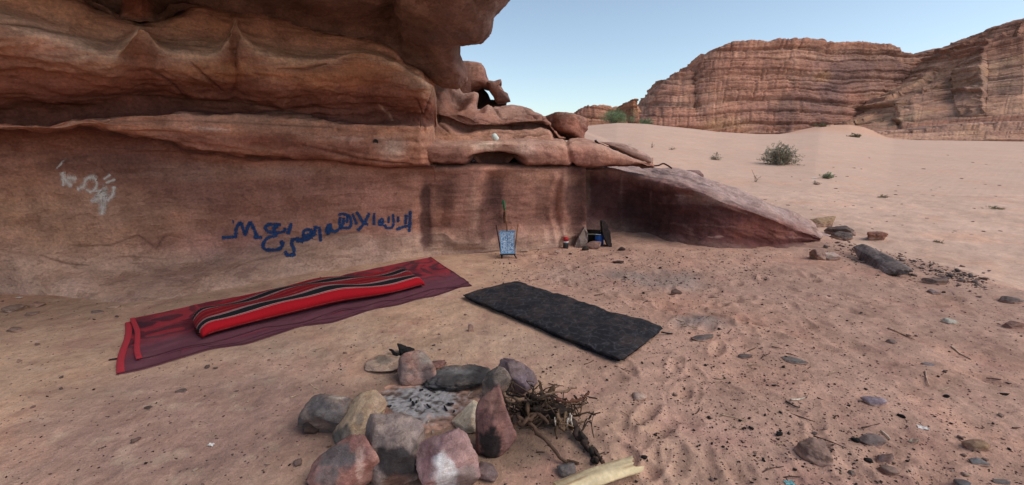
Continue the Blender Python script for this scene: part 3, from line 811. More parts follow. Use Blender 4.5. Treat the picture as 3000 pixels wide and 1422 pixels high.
def make_bench(parent, mat):
    sil = [(1050, 208), (1085, 206), (1110, 204), (1135, 206), (1155, 214), (1175, 226), (1195, 240), (1215, 252), (1240, 263), (1265, 262), (1290, 264), (1315, 269), (1340, 277), (1362, 287), (1385, 304), (1402, 330), (1412, 352), (1420, 362)]
    P, C = [], []
    for x, ys in sil:
        w = Wd(x); yc = np.interp(x, [1050, 1100, 1200, 1260, 1360, 1420], [285, 292, 318, 318, 306, 345]) 
        yc = min(max(yc, ys + 14), 350)
        f = (x - 1050) / 370.0
        q = [pt(x, ys + 30, w + 2.6), pt(x, ys + 4, w + 1.9), pt(x, ys, w + 1.3), pt(x, ys * .6 + yc * .4, w + .95), pt(x, yc - 4, w + .55), pt(x, yc + 2, w + .62), pt(x, yc + 7, w + .66), pt(x, min(yc + 14, 354), w + .52), pt(x, 356, w + .30), pt(x, 372, w + .12), pt(x, 400, w + .3)]
        P.append(q)
        a, b, m = rl(150, 108, 92), rl(144, 96, 76), rl(160, 114, 92)
        C.append([a, a, a, b, b, c_crk, c_crk, m, m, m, m])
    P = np.array(P); w0 = P[:1].copy(); w0[..., 0] -= .25; w0[..., 1] += .2
    w1 = P[-1:].copy(); w1[..., 1] += .7; w1[..., 0] += .05
    P = np.concatenate([w0, P, w1]); C = np.array([C[0]] + C + [C[-1]])
    A, B = loft(P, C, 0.018, 0.016)
    A = smooth_grid(A, 2); N = grid_normals(A); x, y = proj(A)
    n = fbm(A * np.array([1.3, 1.3, 2.2]), 4); lam = fbm(A * np.array([.8, .8, 10.0]) + .5 * n[..., None], 4); mid = fbm(A * 4.5, 4)
    BC = [([(1205, 300), (1260, 312), (1330, 312), (1395, 318)], 3, .03), ([(1150, 290), (1210, 318), (1300, 322), (1400, 316)], 3, .03), ([(1100, 270), (1105, 310), (1130, 330)], 3, .02), ([(1240, 262), (1262, 290), (1300, 300), (1380, 300)], 3, .02), ([(1090, 335), (1200, 338), (1330, 336)], 2.5, .015), ([(1290, 345), (1380, 338)], 2, .012), ([(1320, 275), (1350, 296)], 2.5, .02)]
    gr = 0 * x
    for line, w_, dp in BC: gr = np.maximum(gr, groove(x + 4 * mid, y + 4 * mid, line, w_))
    d = -.028 * gr + .05 * n + .035 * lam + .012 * mid + .07 * plates(A * np.array([1.0, 1.0, 2.6]) + 5, 6, 4) + .025 * plates(A * np.array([3, 3, 8.]), 5, 3) + .03 * plates(A * np.array([.6, .6, 13.0]) + .7 * mid[..., None] * np.array([0, 0, 1]), 6, 3, .8)
    # tafoni hollows
    d = d - .24 * blob(x, y, 1150, 243, 28, 24, .5, .3 * mid) - .18 * blob(x, y, 1212, 262, 12, 16, .5) - .08 * blob(x, y, 1165, 310, 30, 22, .6, .3 * mid) + .05 * blob(x, y, 1190, 262, 16, 25, .6)
    A2 = A + N * d[..., None]
    c = mixc(B, c_crk * .7, .8 * gr)
    c = mixc(c, rl(136, 118, 110), .45 * sstep(.05, .35, fbm(A * 2.2 + 8, 4)) * sstep(330, 250, y))
    wv = 1.2 * n + .7 * mid
    c = mixc(c, rl(118, 78, 66), .6 * blob(x, y, 1160, 310, 45, 22, .6, wv)); c = mixc(c, rl(176, 120, 84), .5 * blob(x, y, 1180, 340, 90, 12, .6, wv))
    c = mixc(c, rl(170, 134, 118), .5 * blob(x, y, 1280, 272, 70, 14, .7, wv)); c = mixc(c, rl(112, 70, 60), .4 * blob(x, y, 1150, 243, 28, 26, .6, wv))
    nu, nv = A2.shape[:2]
    return mesh_np('stepped_slope', A2.reshape(-1, 3), grid_faces(nu, nv), mat, parent, c.reshape(-1, 3))

def make_ledge(parent, mat):
    P, C = [], []
    top = [(1034, 362), (1048, 354), (1080, 351), (1120, 353), (1180, 354), (1250, 354), (1320, 353), (1380, 351), (1440, 350), (1470, 353), (1500, 359), (1540, 372), (1580, 386), (1612, 398), (1634, 411), (1644, 417)]
    for x, yt in top:
        w = Wd(x); e = np.interp(x, [1034, 1048, 1080, 1500, 1600, 1644], [.30, .10, 0, 0, .12, .35])
        hol = .30 * math.exp(-((x - 1248) / 48.0) ** 2)
        yb = np.interp(x, [1034, 1050, 1090, 1300, 1644], [398, 409, 413, 417, 419])
        ym = max(yt * .45 + yb * .55, yt + 1)
        q = [pt(x, 396, w + 1.2), pt(x, yt + 6, w + 1.0), pt(x, yt, w + .42 + e), pt(x, yt + .16 * (yb - yt), w - .12 + e), pt(x, ym, w - .24 + e + .6 * hol), pt(x, yb - 4 - 55 * hol * .5, w - .20 + e + hol), pt(x, yb, w - .06 + e + .4 * hol), pt(x, yb + 2, w + .12), pt(x, yb + 2, w + .6)]
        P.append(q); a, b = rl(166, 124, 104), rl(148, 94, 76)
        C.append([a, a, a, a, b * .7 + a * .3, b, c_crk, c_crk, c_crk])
    A, B = loft(np.array(P), np.array(C), 0.014, 0.012)
    A = smooth_grid(A, 2); N = grid_normals(A); x, y = proj(A)
    n = fbm(A * 1.8 + 3, 4); mid = fbm(A * 5 + 2, 4); lam = fbm(A * np.array([1, 1, 12.0]), 3)
    d = .045 * n + .014 * mid + .008 * lam + .05 * plates(A * np.array([1.2, 1.2, 2.2]) + 5, 6, 4) - .20 * blob(x, y, 1248, 408, 62, 22, .35) - .05 * np.exp(-((x - 1432 - .25 * (y - 380)) / 6.0) ** 2)
    A2 = A + N * d[..., None]; c = B; wv = 1.1 * n + .7 * mid
    c = mixc(c, rl(192, 168, 150), .75 * blob(x, y, 1225, 366, 36, 14, .6, wv)); c = mixc(c, rl(184, 150, 130), .6 * blob(x, y, 1315, 376, 28, 20, .6, wv))
    c = mixc(c, rl(112, 66, 54), .6 * blob(x, y, 1100, 385, 50, 18, .7, wv)); c = mixc(c, rl(104, 62, 52), .6 * blob(x, y, 1245, 402, 55, 14, .5, wv))  # second patch paints the arch hollow's shade into the colour
    c = mixc(c, rl(132, 76, 60), .5 * blob(x, y, 1470, 385, 34, 26, .6, wv))
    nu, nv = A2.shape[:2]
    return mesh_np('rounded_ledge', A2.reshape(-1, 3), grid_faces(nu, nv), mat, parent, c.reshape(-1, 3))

def make_ramp(parent, mat):
    sil = [(1400, 416), (1430, 417), (1500, 417), (1557, 418), (1620, 420), (1688, 426), (1720, 434), (1774, 448), (1822, 461), (1880, 484), (1950, 520), (2014, 546), (2040, 560), (2056, 574), (2064, 586)]
    fe = [(1400, 424), (1500, 428), (1557, 434), (1640, 458), (1707, 471), (1774, 489), (1822, 512), (1880, 530), (1960, 560), (2008, 582), (2040, 592), (2056, 598), (2064, 602)]
    bs = [(1400, 606), (1470, 600), (1544, 586), (1613, 588), (1694, 608), (1760, 621), (1840, 625), (1947, 627), (2006, 617), (2040, 615), (2056, 613), (2064, 612)]
    P, C = [], []
    for x, ys in sil:
        yf, yb = it(fe, x), it(bs, x)
        b = floor_pt(x, yb); Yb = b[1]
        f = min(max((x - 1400) / 690.0, 0), 1)
        over = .12 * (1 - f) + .02
        hollow = .05 * math.exp(-((x - 1490) / 60.0) ** 2)
        Yf = Yb - over * .2 + .10
        if x > 2030: Yf = Yb + .06
        dtop = np.interp(x, [1400, 1560, 1640, 2000, 2064], [1.3, 1.3, 1.0, .7, .30])
        top = pt(x, ys, Yf + dtop)
        bk = top + np.array([.35, 1.0, -.45 * max(top[2], .05)]); bk2 = np.array([top[0] + .9, top[1] + 2.6, -.6])
        q = [bk2, bk, top, pt(x, ys * .45 + yf * .55, Yf + dtop * .42), pt(x, yf, Yf), pt(x, yf * .85 + yb * .15, Yf + .05 + hollow * .4), pt(x, yf * .5 + yb * .5, Yf + .16 * (1 - f) + hollow), pt(x, yf * .18 + yb * .82, Yf + .06 + hollow * .5), b + np.array([0, .02, 0]), b + np.array([0, -.05, -.3])]
        P.append(q)
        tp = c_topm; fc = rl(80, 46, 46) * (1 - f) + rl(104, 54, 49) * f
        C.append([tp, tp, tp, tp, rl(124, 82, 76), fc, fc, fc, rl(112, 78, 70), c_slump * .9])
    P = np.array(P); e = P[-1:].copy(); e[..., 0] += .10; e[..., 2] = np.minimum(e[..., 2], -.02); e[:, :, 1] = e[:, :, 1].mean() + .25 * (e[:, :, 1] - e[:, :, 1].mean())
    P = np.concatenate([P, e]); C = np.array(C + [C[-1]])
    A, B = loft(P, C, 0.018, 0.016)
    A = smooth_grid(A, 9); N = grid_normals(A); x, y = proj(A)
    n = fbm(A * 1.3 + 1, 4); mid = fbm(A * 5 + 2, 4)
    dirn = np.array([0.5, 2.0, 6.5]); lam = fbm((A + A[..., :1] * np.array([0, 0, .32])) * dirn + .4 * n[..., None], 4)
    tpm = sstep(.2, .7, N[..., 2] * np.sign(N[..., 2].mean()))
    d = .09 * n + .035 * lam + .012 * mid + .05 * plates((A + A[..., :1] * np.array([0, 0, .32])) * np.array([.8, 1.4, 3.2]), 6, 4) + .02 * plates(A * 4, 5, 3)
    A2 = A + N * d[..., None]; c = B; wv = 1.0 * n + .8 * mid
    for line, w_, cc_, k in (([(1600, 440), (1680, 455), (1760, 480), (1850, 512), (1960, 556)], 4, (60, 40, 40), .7), ([(1640, 430), (1720, 446), (1800, 470)], 2.5, (92, 74, 74), .7), ([(1700, 490), (1800, 510), (1880, 540)], 3, (176, 140, 130), .6), ([(1820, 500), (1900, 530), (1990, 572)], 3, (70, 44, 42), .6),
            ([(1600, 510), (1700, 512), (1800, 516)], 2.5, (150, 112, 104), .4), ([(1650, 560), (1760, 566), (1850, 572)], 2.5, (150, 112, 104), .4), ([(1880, 590), (1960, 596), (2020, 598)], 3, (150, 108, 96), .5), ([(1780, 596), (1820, 597)], 3, (176, 140, 126), .7), ([(1565, 440), (1562, 500), (1566, 560)], 5, (132, 98, 92), .5), ([(1640, 480), (1636, 540)], 4, (140, 104, 98), .45)):
        c = mixc(c, rl(*cc_), k * groove(x + 5 * mid, y + 5 * mid, line, w_) * sstep(-.6, .1, n))
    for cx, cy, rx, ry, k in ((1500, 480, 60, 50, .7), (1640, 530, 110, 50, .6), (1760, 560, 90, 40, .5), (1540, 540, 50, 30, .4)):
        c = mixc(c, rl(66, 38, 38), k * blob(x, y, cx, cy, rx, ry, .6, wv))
    c = mixc(c, rl(128, 70, 54), .6 * blob(x, y, 1930, 580, 90, 25, .6, wv))
    c = mixc(c, rl(150, 122, 114), .5 * blob(x, y, 1900, 500, 160, 14, .7, wv))
    c = mixc(c, rl(132, 104, 94), .45 * blob(x, y, 1500, 575, 90, 22, .6, wv))
    c = mixc(c, rl(128, 100, 84), .4 * blob(x, y, 1478, 470, 7, 60, .6, wv))
    c = mixc(c, rl(142, 108, 98), .45 * sstep(.25, .5, lam) * sstep(1600, 1700, x))
    nu, nv = A2.shape[:2]
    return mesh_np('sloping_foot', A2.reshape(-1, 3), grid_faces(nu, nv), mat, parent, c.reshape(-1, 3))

# ------------------------------------------------------------------ paint on the wall
ZG = lambda px, py: ((600 + px / 3.68) / K, (600 + py / 3.68) / K)
ZW = lambda px, py: ((px / 2.0347) / K, (300 + py / 2.0347) / K)
BLUE = [
 ([(2215, 65), (2213, 180), (2205, 300)], 9), ([(2065, 270), (2130, 242), (2213, 222)], 9), ([(2172, 105), (2165, 210)], 9), ([(2085, 125), (2085, 192)], 8),
 ([(2030, 98), (2036, 200), (2010, 250), (1962, 252), (1942, 212)], 8), ([(1985, 125), (1980, 200)], 8), ([(1942, 235), (1915, 215), (1893, 175), (1905, 150), (1925, 160), (1918, 195), (1890, 222), (1874, 200), (1888, 160)], 7),
 ([(1825, 88), (1825, 222)], 9), ([(1775, 90), (1740, 160), (1700, 222), (1648, 282)], 10), ([(1632, 75), (1672, 130), (1702, 185), (1765, 215)], 9),
 ([(1592, 95), (1640, 216)], 9), ([(1440, 112), (1480, 98), (1530, 108), (1562, 130), (1578, 205), (1555, 248), (1500, 250), (1462, 240), (1452, 205), (1462, 130)], 9), ([(1500, 138), (1490, 210), (1455, 235)], 10), ([(1540, 120), (1530, 200)], 8),
 ([(1460, 250), (1402, 292), (1362, 262), (1350, 212), (1328, 230), (1308, 282), (1325, 312), (1352, 290), (1360, 250)], 10), ([(1325, 240), (1335, 300)], 16),
 ([(1236, 235), (1250, 402)], 10), ([(1225, 255), (1186, 238), (1190, 282), (1168, 335)], 9), ([(1172, 292), (1112, 268), (1066, 290), (1060, 325), (1100, 335), (1152, 300)], 10), ([(1195, 300), (1152, 345), (1100, 372), (1040, 385), (980, 380)], 15), ([(1130, 330), (1060, 365)], 18), ([(1060, 395), (1000, 392)], 9),
 ([(960, 372), (938, 420), (966, 500), (945, 548), (892, 548), (868, 500)], 11), ([(930, 380), (1000, 372)], 9),
 ([(935, 195), (915, 260), (895, 322)], 12), ([(825, 216), (760, 212), (690, 214), (652, 250), (690, 292), (780, 302), (850, 290), (872, 248)], 10), ([(795, 235), (742, 252), (760, 305), (778, 335)], 11),
 ([(782, 330), (700, 350), (642, 400), (628, 450), (672, 492), (760, 492), (828, 462), (842, 420), (812, 398)], 11),
 ([(185, 356), (270, 350), (350, 342)], 10), ([(330, 342), (340, 262), (385, 194), (420, 280), (436, 322), (460, 250), (490, 194), (530, 262), (562, 342)], 11), ([(525, 350), (622, 355)], 11), ([(565, 328), (570, 372)], 10), ([(298, 186), (316, 185)], 13)]
WHITE = [([(355, 368), (366, 378)], 13), ([(372, 415), (388, 460), (432, 502)], 7), ([(400, 450), (462, 457)], 8), ([(376, 420), (378, 500)], 4),
 ([(460, 522), (500, 498), (512, 462), (548, 448), (578, 462)], 7), ([(578, 470), (572, 510), (540, 532), (512, 520)], 5), ([(590, 540), (612, 560), (640, 560)], 22), ([(600, 520), (612, 585)], 16), ([(612, 585), (610, 672)], 9), ([(640, 590), (676, 540), (680, 500)], 6),
 ([(618, 460), (660, 430)], 4), ([(630, 480), (690, 460)], 4), ([(540, 590), (580, 580)], 5)]

def paint(name, strokes, Z, bvhs, mat, parent, off, label=None, wscale=1.0):
    rr = np.random.default_rng(4)
    b = MB()
    eye = Vector((0, 0, EYE))
    for pts, wd in strokes:
        p = np.array([Z(*q) for q in pts]); wpx = wd / (3.68 * K if Z is ZG else 2.0347 * K) * wscale
        s = np.concatenate([[0], np.cumsum(np.linalg.norm(np.diff(p, axis=0), axis=1))])
        n = max(4, int(s[-1] / 1.1))
        c = pchip(s, p, np.linspace(0, s[-1], n))
        c = c + 0.25 * rr.normal(size=c.shape) * 0.5
        T = np.gradient(c, axis=0); T /= np.linalg.norm(T, axis=1)[:, None] + 1e-9
        Nn = np.stack([-T[:, 1], T[:, 0]], -1)
        V, ok = [], []
        wob = 1 + .22 * rr.normal(size=n); wob[0] *= .6; wob[-1] *= .6
        for i in range(n):
            row = []
            for sgn in (-1, 0, 1):
                q = c[i] + Nn[i] * sgn * wpx * wob[i]
                d = Vector(rays(q[0], q[1])); d.normalize()
                best = None
                for bv in bvhs:
                    h = bv.ray_cast(eye, d)
                    if h[0] is not None and (best is None or h[3] < best[3]): best = h
                row.append(best)
            ok.append(all(h is not None for h in row)); V.append(row)
        base = len(b.v); idx = []
        for i in range(n):
            if not ok[i]: idx.append(None); continue
            idx.append(len(b.v))
            for q, h in enumerate(V[i]):
                nn = h[1] if h[1].dot(eye - h[0]) > 0 else -h[1]
                k = (1.0 if q == 1 else 0.0) * (1 if 0 < i < n - 1 else .3)
                b.v.append(tuple(h[0] + nn * off)); b.c.append((k, k, k))
        for i in range(n - 1):
            if idx[i] is None or idx[i + 1] is None: continue
            a0, a1 = idx[i], idx[i + 1]
            if (Vector(b.v[a0 + 1]) - Vector(b.v[a1 + 1])).length > .12: continue
            for k in (0, 1): b.f.append((a0 + k, a1 + k, a1 + k + 1, a0 + k + 1))
    o = b.build(name, mat, parent)
    if label: o['label'] = label
    return o

def bvh_of(o):
    me = o.data
    v = np.empty(len(me.vertices) * 3, np.float32); me.vertices.foreach_get('co', v)
    f = np.empty(len(me.loops), np.int32); me.loops.foreach_get('vertex_index', f)
    return BVHTree.FromPolygons(v.reshape(-1, 3).tolist(), f.reshape(-1, 4).tolist())

def build_cliff():
    root = empty('cliff'); tag(root, 'red brown layered sandstone cliff overhanging the camp', kind='structure')
    m = mat_rock('sandstone', 1.0, 5.0, .34, .026, 1.0, .2, .35, .8)
    m2 = mat_rock('dark_sandstone', 1.0, 2.5, .42, .032, 1.0, .2, .35, .9)
    wall = make_wall(root, m); make_roof(root, m2); make_bench(root, m); make_ledge(root, m); ramp = make_ramp(root, m)
    bv = [bvh_of(wall)]
    tb = NT('blue_paint'); nz = tb.noise(tb.coord(), 60, 4, .7)
    tb.out(tb.mix(tb.remap(nz, .35, .65, 0, 1), lin(22, 42, 84), lin(46, 74, 114)), .8); tb.link(tb.remap(tb.math('ADD', attr(tb), tb.math('MULTIPLY', tb.noise(tb.coord(), 40, 5, .75), .9)), .50, .78, .0, 1.0), tb.b.inputs['Alpha'])
    tw = NT('white_chalk'); nw = tw.noise(tw.coord(), 70, 4, .8)
    tw.out(tw.mix(tw.remap(nw, .4, .62, 0, 1), lin(214, 204, 194), lin(236, 232, 226)), .9); tw.link(tw.remap(tw.math('ADD', attr(tw), tw.math('MULTIPLY', tw.noise(tw.coord(), 26, 5, .75), 1.5)), .66, 1.75, .0, .68), tw.b.inputs['Alpha'])
    paint('painted_writing', BLUE, ZG, bv, tb.m, root, .006, 'dark blue painted handwriting', 2.0)
    paint('chalk_scrawl', WHITE, ZW, bv, tw.m, root, .006, 'faded white scrawl', 3.0)
    # round dark plug in the lip
    p = pt(945, 357, 5.0)
    h = bv[0].ray_cast(Vector((0, 0, EYE)), Vector(rays(945, 357)).normalized())
    if h[0] is not None:
        nn = h[1] if h[1].y < 0 else -h[1]
        M = Matrix.Translation(h[0]) @ nn.to_track_quat('Z', 'Y').to_matrix().to_4x4()
        b = MB(); b.lathe([(.0, .004), (.024, .004), (.026, .012), (.031, .013), (.033, .006), (.033, -.03)], M, 20, rl(48, 42, 38))
        b.build('round_plug', mat_col('dark_tin', .6, 40, .3, .002), root)
    return root, bv
# ------------------------------------------------------------------ far sandstone
def strata(A, N, amp, per, seed, joint=1.0, dip=None):
    """ledge-and-riser relief: thickness-varying beds, each with its own set-back, cut by vertical joints"""
    n = fbm(A / 30.0 + seed, 4)
    z = A[..., 2] + 3.0 * n * per / 3.0
    if dip is not None: z = z + dip
    lev = np.zeros(A.shape[:2]); tone = np.zeros(A.shape[:2]); seam = np.zeros(A.shape[:2])
    for k, (p, a) in enumerate(((per * 2.3, 1.0), (per, .75), (per * .42, .4), (per * .19, .22))):
        q = z / p + seed * 1.7 + .35 * gnoise(np.stack([A[..., 0] / (14 * p), A[..., 1] / (14 * p), z / (3 * p)], -1))
        i = np.floor(q); f = q - i
        h0 = np.sin(i * 127.1 + seed * 31.7) * 43758.5; h0 = h0 - np.floor(h0)
        h1 = np.sin((i + 1) * 127.1 + seed * 31.7) * 43758.5; h1 = h1 - np.floor(h1)
        lev += a * (h0 + (h1 - h0) * sstep(.78, 1.0, f) - .5 - .25 * (1 - f) * 0)
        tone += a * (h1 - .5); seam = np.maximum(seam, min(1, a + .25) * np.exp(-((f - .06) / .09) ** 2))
        lev -= a * .8 * np.exp(-((f - .06) / .07) ** 2)         # shadow line at the bed foot
    jx = A[..., 0] / A[..., 1] * 115.0
    q = z / per + seed * 1.7 + .25 * gnoise(np.stack([A[..., 0] / (14 * per), A[..., 1] / (14 * per), 0 * z], -1)); ib = np.floor(q)
    j = np.abs(gnoise(np.stack([jx / (per * .9) + 37.3 * ib, ib * 11.7, 0 * z + seed], -1)))
    j2 = np.abs(gnoise(np.stack([jx / (per * .28) + 17.3 * ib, ib * 7.7, 0 * z + seed + 9], -1)))
    jo = -.55 * np.exp(-(j / .05) ** 2) - .22 * np.exp(-(j2 / .12) ** 2)
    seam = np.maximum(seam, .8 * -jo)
    return amp * (1.25 * lev + joint * jo + .6 * n + .4 * plates(A / np.array([9., 9., 4.]) + seed, 5, 3) + .3 * fbm(A / 5.0, 4)), n, (lev, tone, seam)

def far_rock(name, sil, base, depth, step, amp, per, cols, seed, label, mat, dip=0.0, rows=10, lean=.35, joint=1.0, sstp=5.0, jagk=1.0):
    """silhouette and foot given as survey columns; DEPTH(x, t) distance at height fraction t"""
    sr = np.random.default_rng(int(seed * 10)); s0 = np.array(sil, float); xq = np.arange(s0[0, 0], s0[-1, 0], sstp); yq = np.interp(xq, s0[:, 0], s0[:, 1])
    jag = np.repeat(sr.normal(size=len(xq) // 3 + 1), 3)[:len(xq)] * .9 + np.repeat(sr.normal(size=len(xq) // 7 + 1), 7)[:len(xq)] * 1.6 + sr.normal(size=len(xq)) * .5
    jag = jag * jagk; yq = np.minimum(yq, np.array([it(base, q) for q in xq]) - 2)
    P, C = [], []
    for x, ys, jg in zip(xq, yq, jag):
        yb = it(base, x)
        Y0, Y1 = depth(x, 0), depth(x, 1)
        top = pt(x, ys + jg, Y1); 
        q = [top + np.array([0, 18, -2.0]), top + np.array([0, 6, -.2])]
        for t in np.linspace(1, 0, rows):
            y = ys * t + yb * (1 - t) + jg * t ** 9; q.append(pt(x, y, depth(x, t)))
        f = q[-1]; q.append(f + np.array([0, -.5, -6.0]))
        P.append(q); C.append([cols[0]] * len(q))
    A, B = loft(np.array(P), np.array(C), step, step * .7)
    N = grid_normals(A); N = N * np.where((N[..., 1] > 0) & (np.abs(N[..., 1]) > .05), -1, 1)[..., None]
    dp = dip * A[..., 0] if dip else None
    d, n, (lev, tone, seam) = strata(A, N, amp, per, seed, joint, dp)
    Nh = N.copy(); Nh[..., 2] *= .5
    A2 = A + Nh * d[..., None]
    x, y = proj(A)
    c = np.broadcast_to(cols[0], A.shape).copy()
    c = mixc(c, cols[1], sstep(-.1, .5, lev)); c = mixc(c, cols[2], sstep(.0, .45, fbm(A / 11.0 + 4 + seed, 4)))
    c = mixc(c, cols[3], .6 * sstep(-.1, -.5, n))
    c = c * (1 + .17 * np.clip(tone, -1, 1))[..., None]
    c = mixc(c, cols[3] * .5, .42 * seam)  # notch shade painted into the colour to lift weak contrast
    nu, nv = A2.shape[:2]
    return A2, c, x, y, n, (nu, nv)

def build_far():
    m = mat_rock('far_sandstone', .10, 7.0, .30, .5, 1.0)
    out = []
    tan, rust, ochre, purp = lin(190, 142, 117), lin(172, 120, 98), lin(198, 156, 122), lin(148, 116, 104)
    # main mesa
    sil = [(1600, 300), (1612, 277), (1626, 262), (1640, 240), (1652, 222), (1668, 206), (1682, 194), (1700, 187), (1742, 182), (1750, 187), (1757, 172), (1764, 152), (1780, 134), (1800, 119), (1830, 111), (1870, 107), (1920, 105), (1975, 102), (2010, 101), (2035, 97), (2060, 100), (2090, 108), (2130, 107),
           (2180, 108), (2210, 109), (2228, 116), (2260, 124), (2272, 131), (2310, 136), (2330, 130), (2360, 122), (2410, 114), (2460, 110), (2500, 112), (2600, 120), (2760, 150)]
    base = [(1600, 312), (1700, 320), (1800, 331), (1900, 337), (1975, 338), (2100, 345), (2300, 352), (2760, 358)]
    dep = lambda x, t: np.interp(x, [1600, 1760, 2000, 2300, 2760], [128, 122, 118, 128, 140]) + 26 * t ** 1.1
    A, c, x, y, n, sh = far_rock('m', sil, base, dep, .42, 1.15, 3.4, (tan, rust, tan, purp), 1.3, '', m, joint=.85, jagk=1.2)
    wv = 1.5 * n
    c = mixc(c, lin(112, 88, 86), .75 * blob(x, y, 2095, 215, 80, 80, .6, wv)); c = mixc(c, lin(118, 90, 82), .6 * blob(x, y, 2200, 200, 110, 50, .7, wv))
    c = mixc(c, lin(194, 150, 112), .5 * blob(x, y, 1800, 315, 60, 18, .6, wv)); c = mixc(c, lin(196, 148, 108), .6 * blob(x, y, 2070, 195, 26, 18, .6, wv))
    c = mixc(c, lin(108, 84, 78), .6 * blob(x, y, 1975, 285, 20, 40, .6, wv)); c = mixc(c, rust, .6 * blob(x, y, 1850, 165, 130, 60, .8, wv))
    o = mesh_np('mesa', A.reshape(-1, 3), grid_faces(*sh), m, None, c.reshape(-1, 3)); tag(o, 'big flat topped banded sandstone mesa behind the dune', kind='structure'); out.append(o)
    # right hand ridge, bedding rises to the right
    sil = [(2128, 322), (2160, 316), (2200, 304), (2235, 296), (2262, 280), (2268, 256), (2290, 240), (2320, 222), (2350, 205), (2385, 190), (2410, 170), (2440, 142), (2468, 112), (2480, 98), (2510, 86), (2545, 66), (2576, 50), (2640, 28), (2760, 0), (2900, -30)]
    base = [(2120, 344), (2250, 351), (2576, 354), (2900, 356)]
    dep = lambda x, t: np.interp(x, [2128, 2300, 2576, 2900], [100, 86, 76, 74]) + np.interp(x, [2128, 2260, 2400, 2900], [6, 26, 48, 60]) * t ** 1.2
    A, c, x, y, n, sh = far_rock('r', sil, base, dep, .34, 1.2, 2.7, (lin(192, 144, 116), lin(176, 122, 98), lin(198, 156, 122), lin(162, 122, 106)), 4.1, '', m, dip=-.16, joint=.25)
    c = mixc(c, lin(142, 90, 72), .6 * sstep(170, 120, y)); c = mixc(c, lin(120, 90, 80), .5 * blob(x, y, 2385, 292, 50, 12, .6, 1.4 * n))
    o = mesh_np('rocky_ridge', A.reshape(-1, 3), grid_faces(*sh), m, None, c.reshape(-1, 3)); tag(o, 'ochre sandstone ridge of slanting beds rising beside the mesa', kind='structure'); out.append(o)
    # low pale shelf at the ridge foot
    sil = [(2120, 344), (2160, 336), (2200, 334), (2260, 330), (2300, 327), (2340, 322), (2400, 316), (2460, 312), (2520, 308), (2576, 305), (2700, 302), (2900, 300)]
    base = [(2120, 347), (2250, 352), (2576, 355), (2900, 357)]
    dep = lambda x, t: np.interp(x, [2120, 2576, 2900], [76, 66, 64]) + 5 * t
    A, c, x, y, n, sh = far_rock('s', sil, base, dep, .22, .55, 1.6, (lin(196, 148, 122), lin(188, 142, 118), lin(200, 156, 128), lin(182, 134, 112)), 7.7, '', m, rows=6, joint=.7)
    c = mixc(c, lin(198, 158, 136), sstep(3, -1, y - np.interp(x, [q[0] for q in sil], [q[1] for q in sil])) * .7)
    o = mesh_np('rock_shelf', A.reshape(-1, 3), grid_faces(*sh), m, None, c.reshape(-1, 3)); tag(o, 'low pale rock shelf at the edge of the sand flat', kind='structure'); out.append(o)
    # left outcrop and pillar
    sil = [(1380, 322), (1420, 308), (1444, 293), (1462, 277), (1480, 266), (1500, 262), (1520, 263), (1540, 271), (1552, 269), (1575, 268), (1600, 268), (1612, 280)]
    base = [(1380, 325), (1612, 316)]
    dep = lambda x, t: 112 + 8 * t
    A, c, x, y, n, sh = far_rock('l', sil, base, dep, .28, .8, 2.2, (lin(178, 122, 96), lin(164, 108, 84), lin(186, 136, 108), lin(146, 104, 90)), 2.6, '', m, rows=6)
    o = mesh_np('low_outcrop', A.reshape(-1, 3), grid_faces(*sh), m, None, c.reshape(-1, 3)); tag(o, 'low rusty outcrop behind the pale boulder and green scrub', kind='structure'); out.append(o)
    sil = [(1578, 290), (1580, 262), (1583, 254), (1592, 250), (1602, 250), (1607, 256), (1609, 275), (1610, 295)]
    base = [(1570, 316), (1612, 316)]
    dep = lambda x, t: 104 + abs(x - 1594) * .12 + 1.5 * t
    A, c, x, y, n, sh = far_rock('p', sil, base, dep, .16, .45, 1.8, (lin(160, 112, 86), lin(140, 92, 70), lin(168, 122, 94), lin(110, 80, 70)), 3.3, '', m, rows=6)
    c = mixc(c, lin(104, 74, 66), .7 * blob(x, y, 1592, 305, 14, 20, .5, n))
    o = mesh_np('rock_pillar', A.reshape(-1, 3), grid_faces(*sh), m, None, c.reshape(-1, 3)); tag(o, 'squat rock pillar standing between the outcrop and the mesa', kind='structure'); out.append(o)
    return out

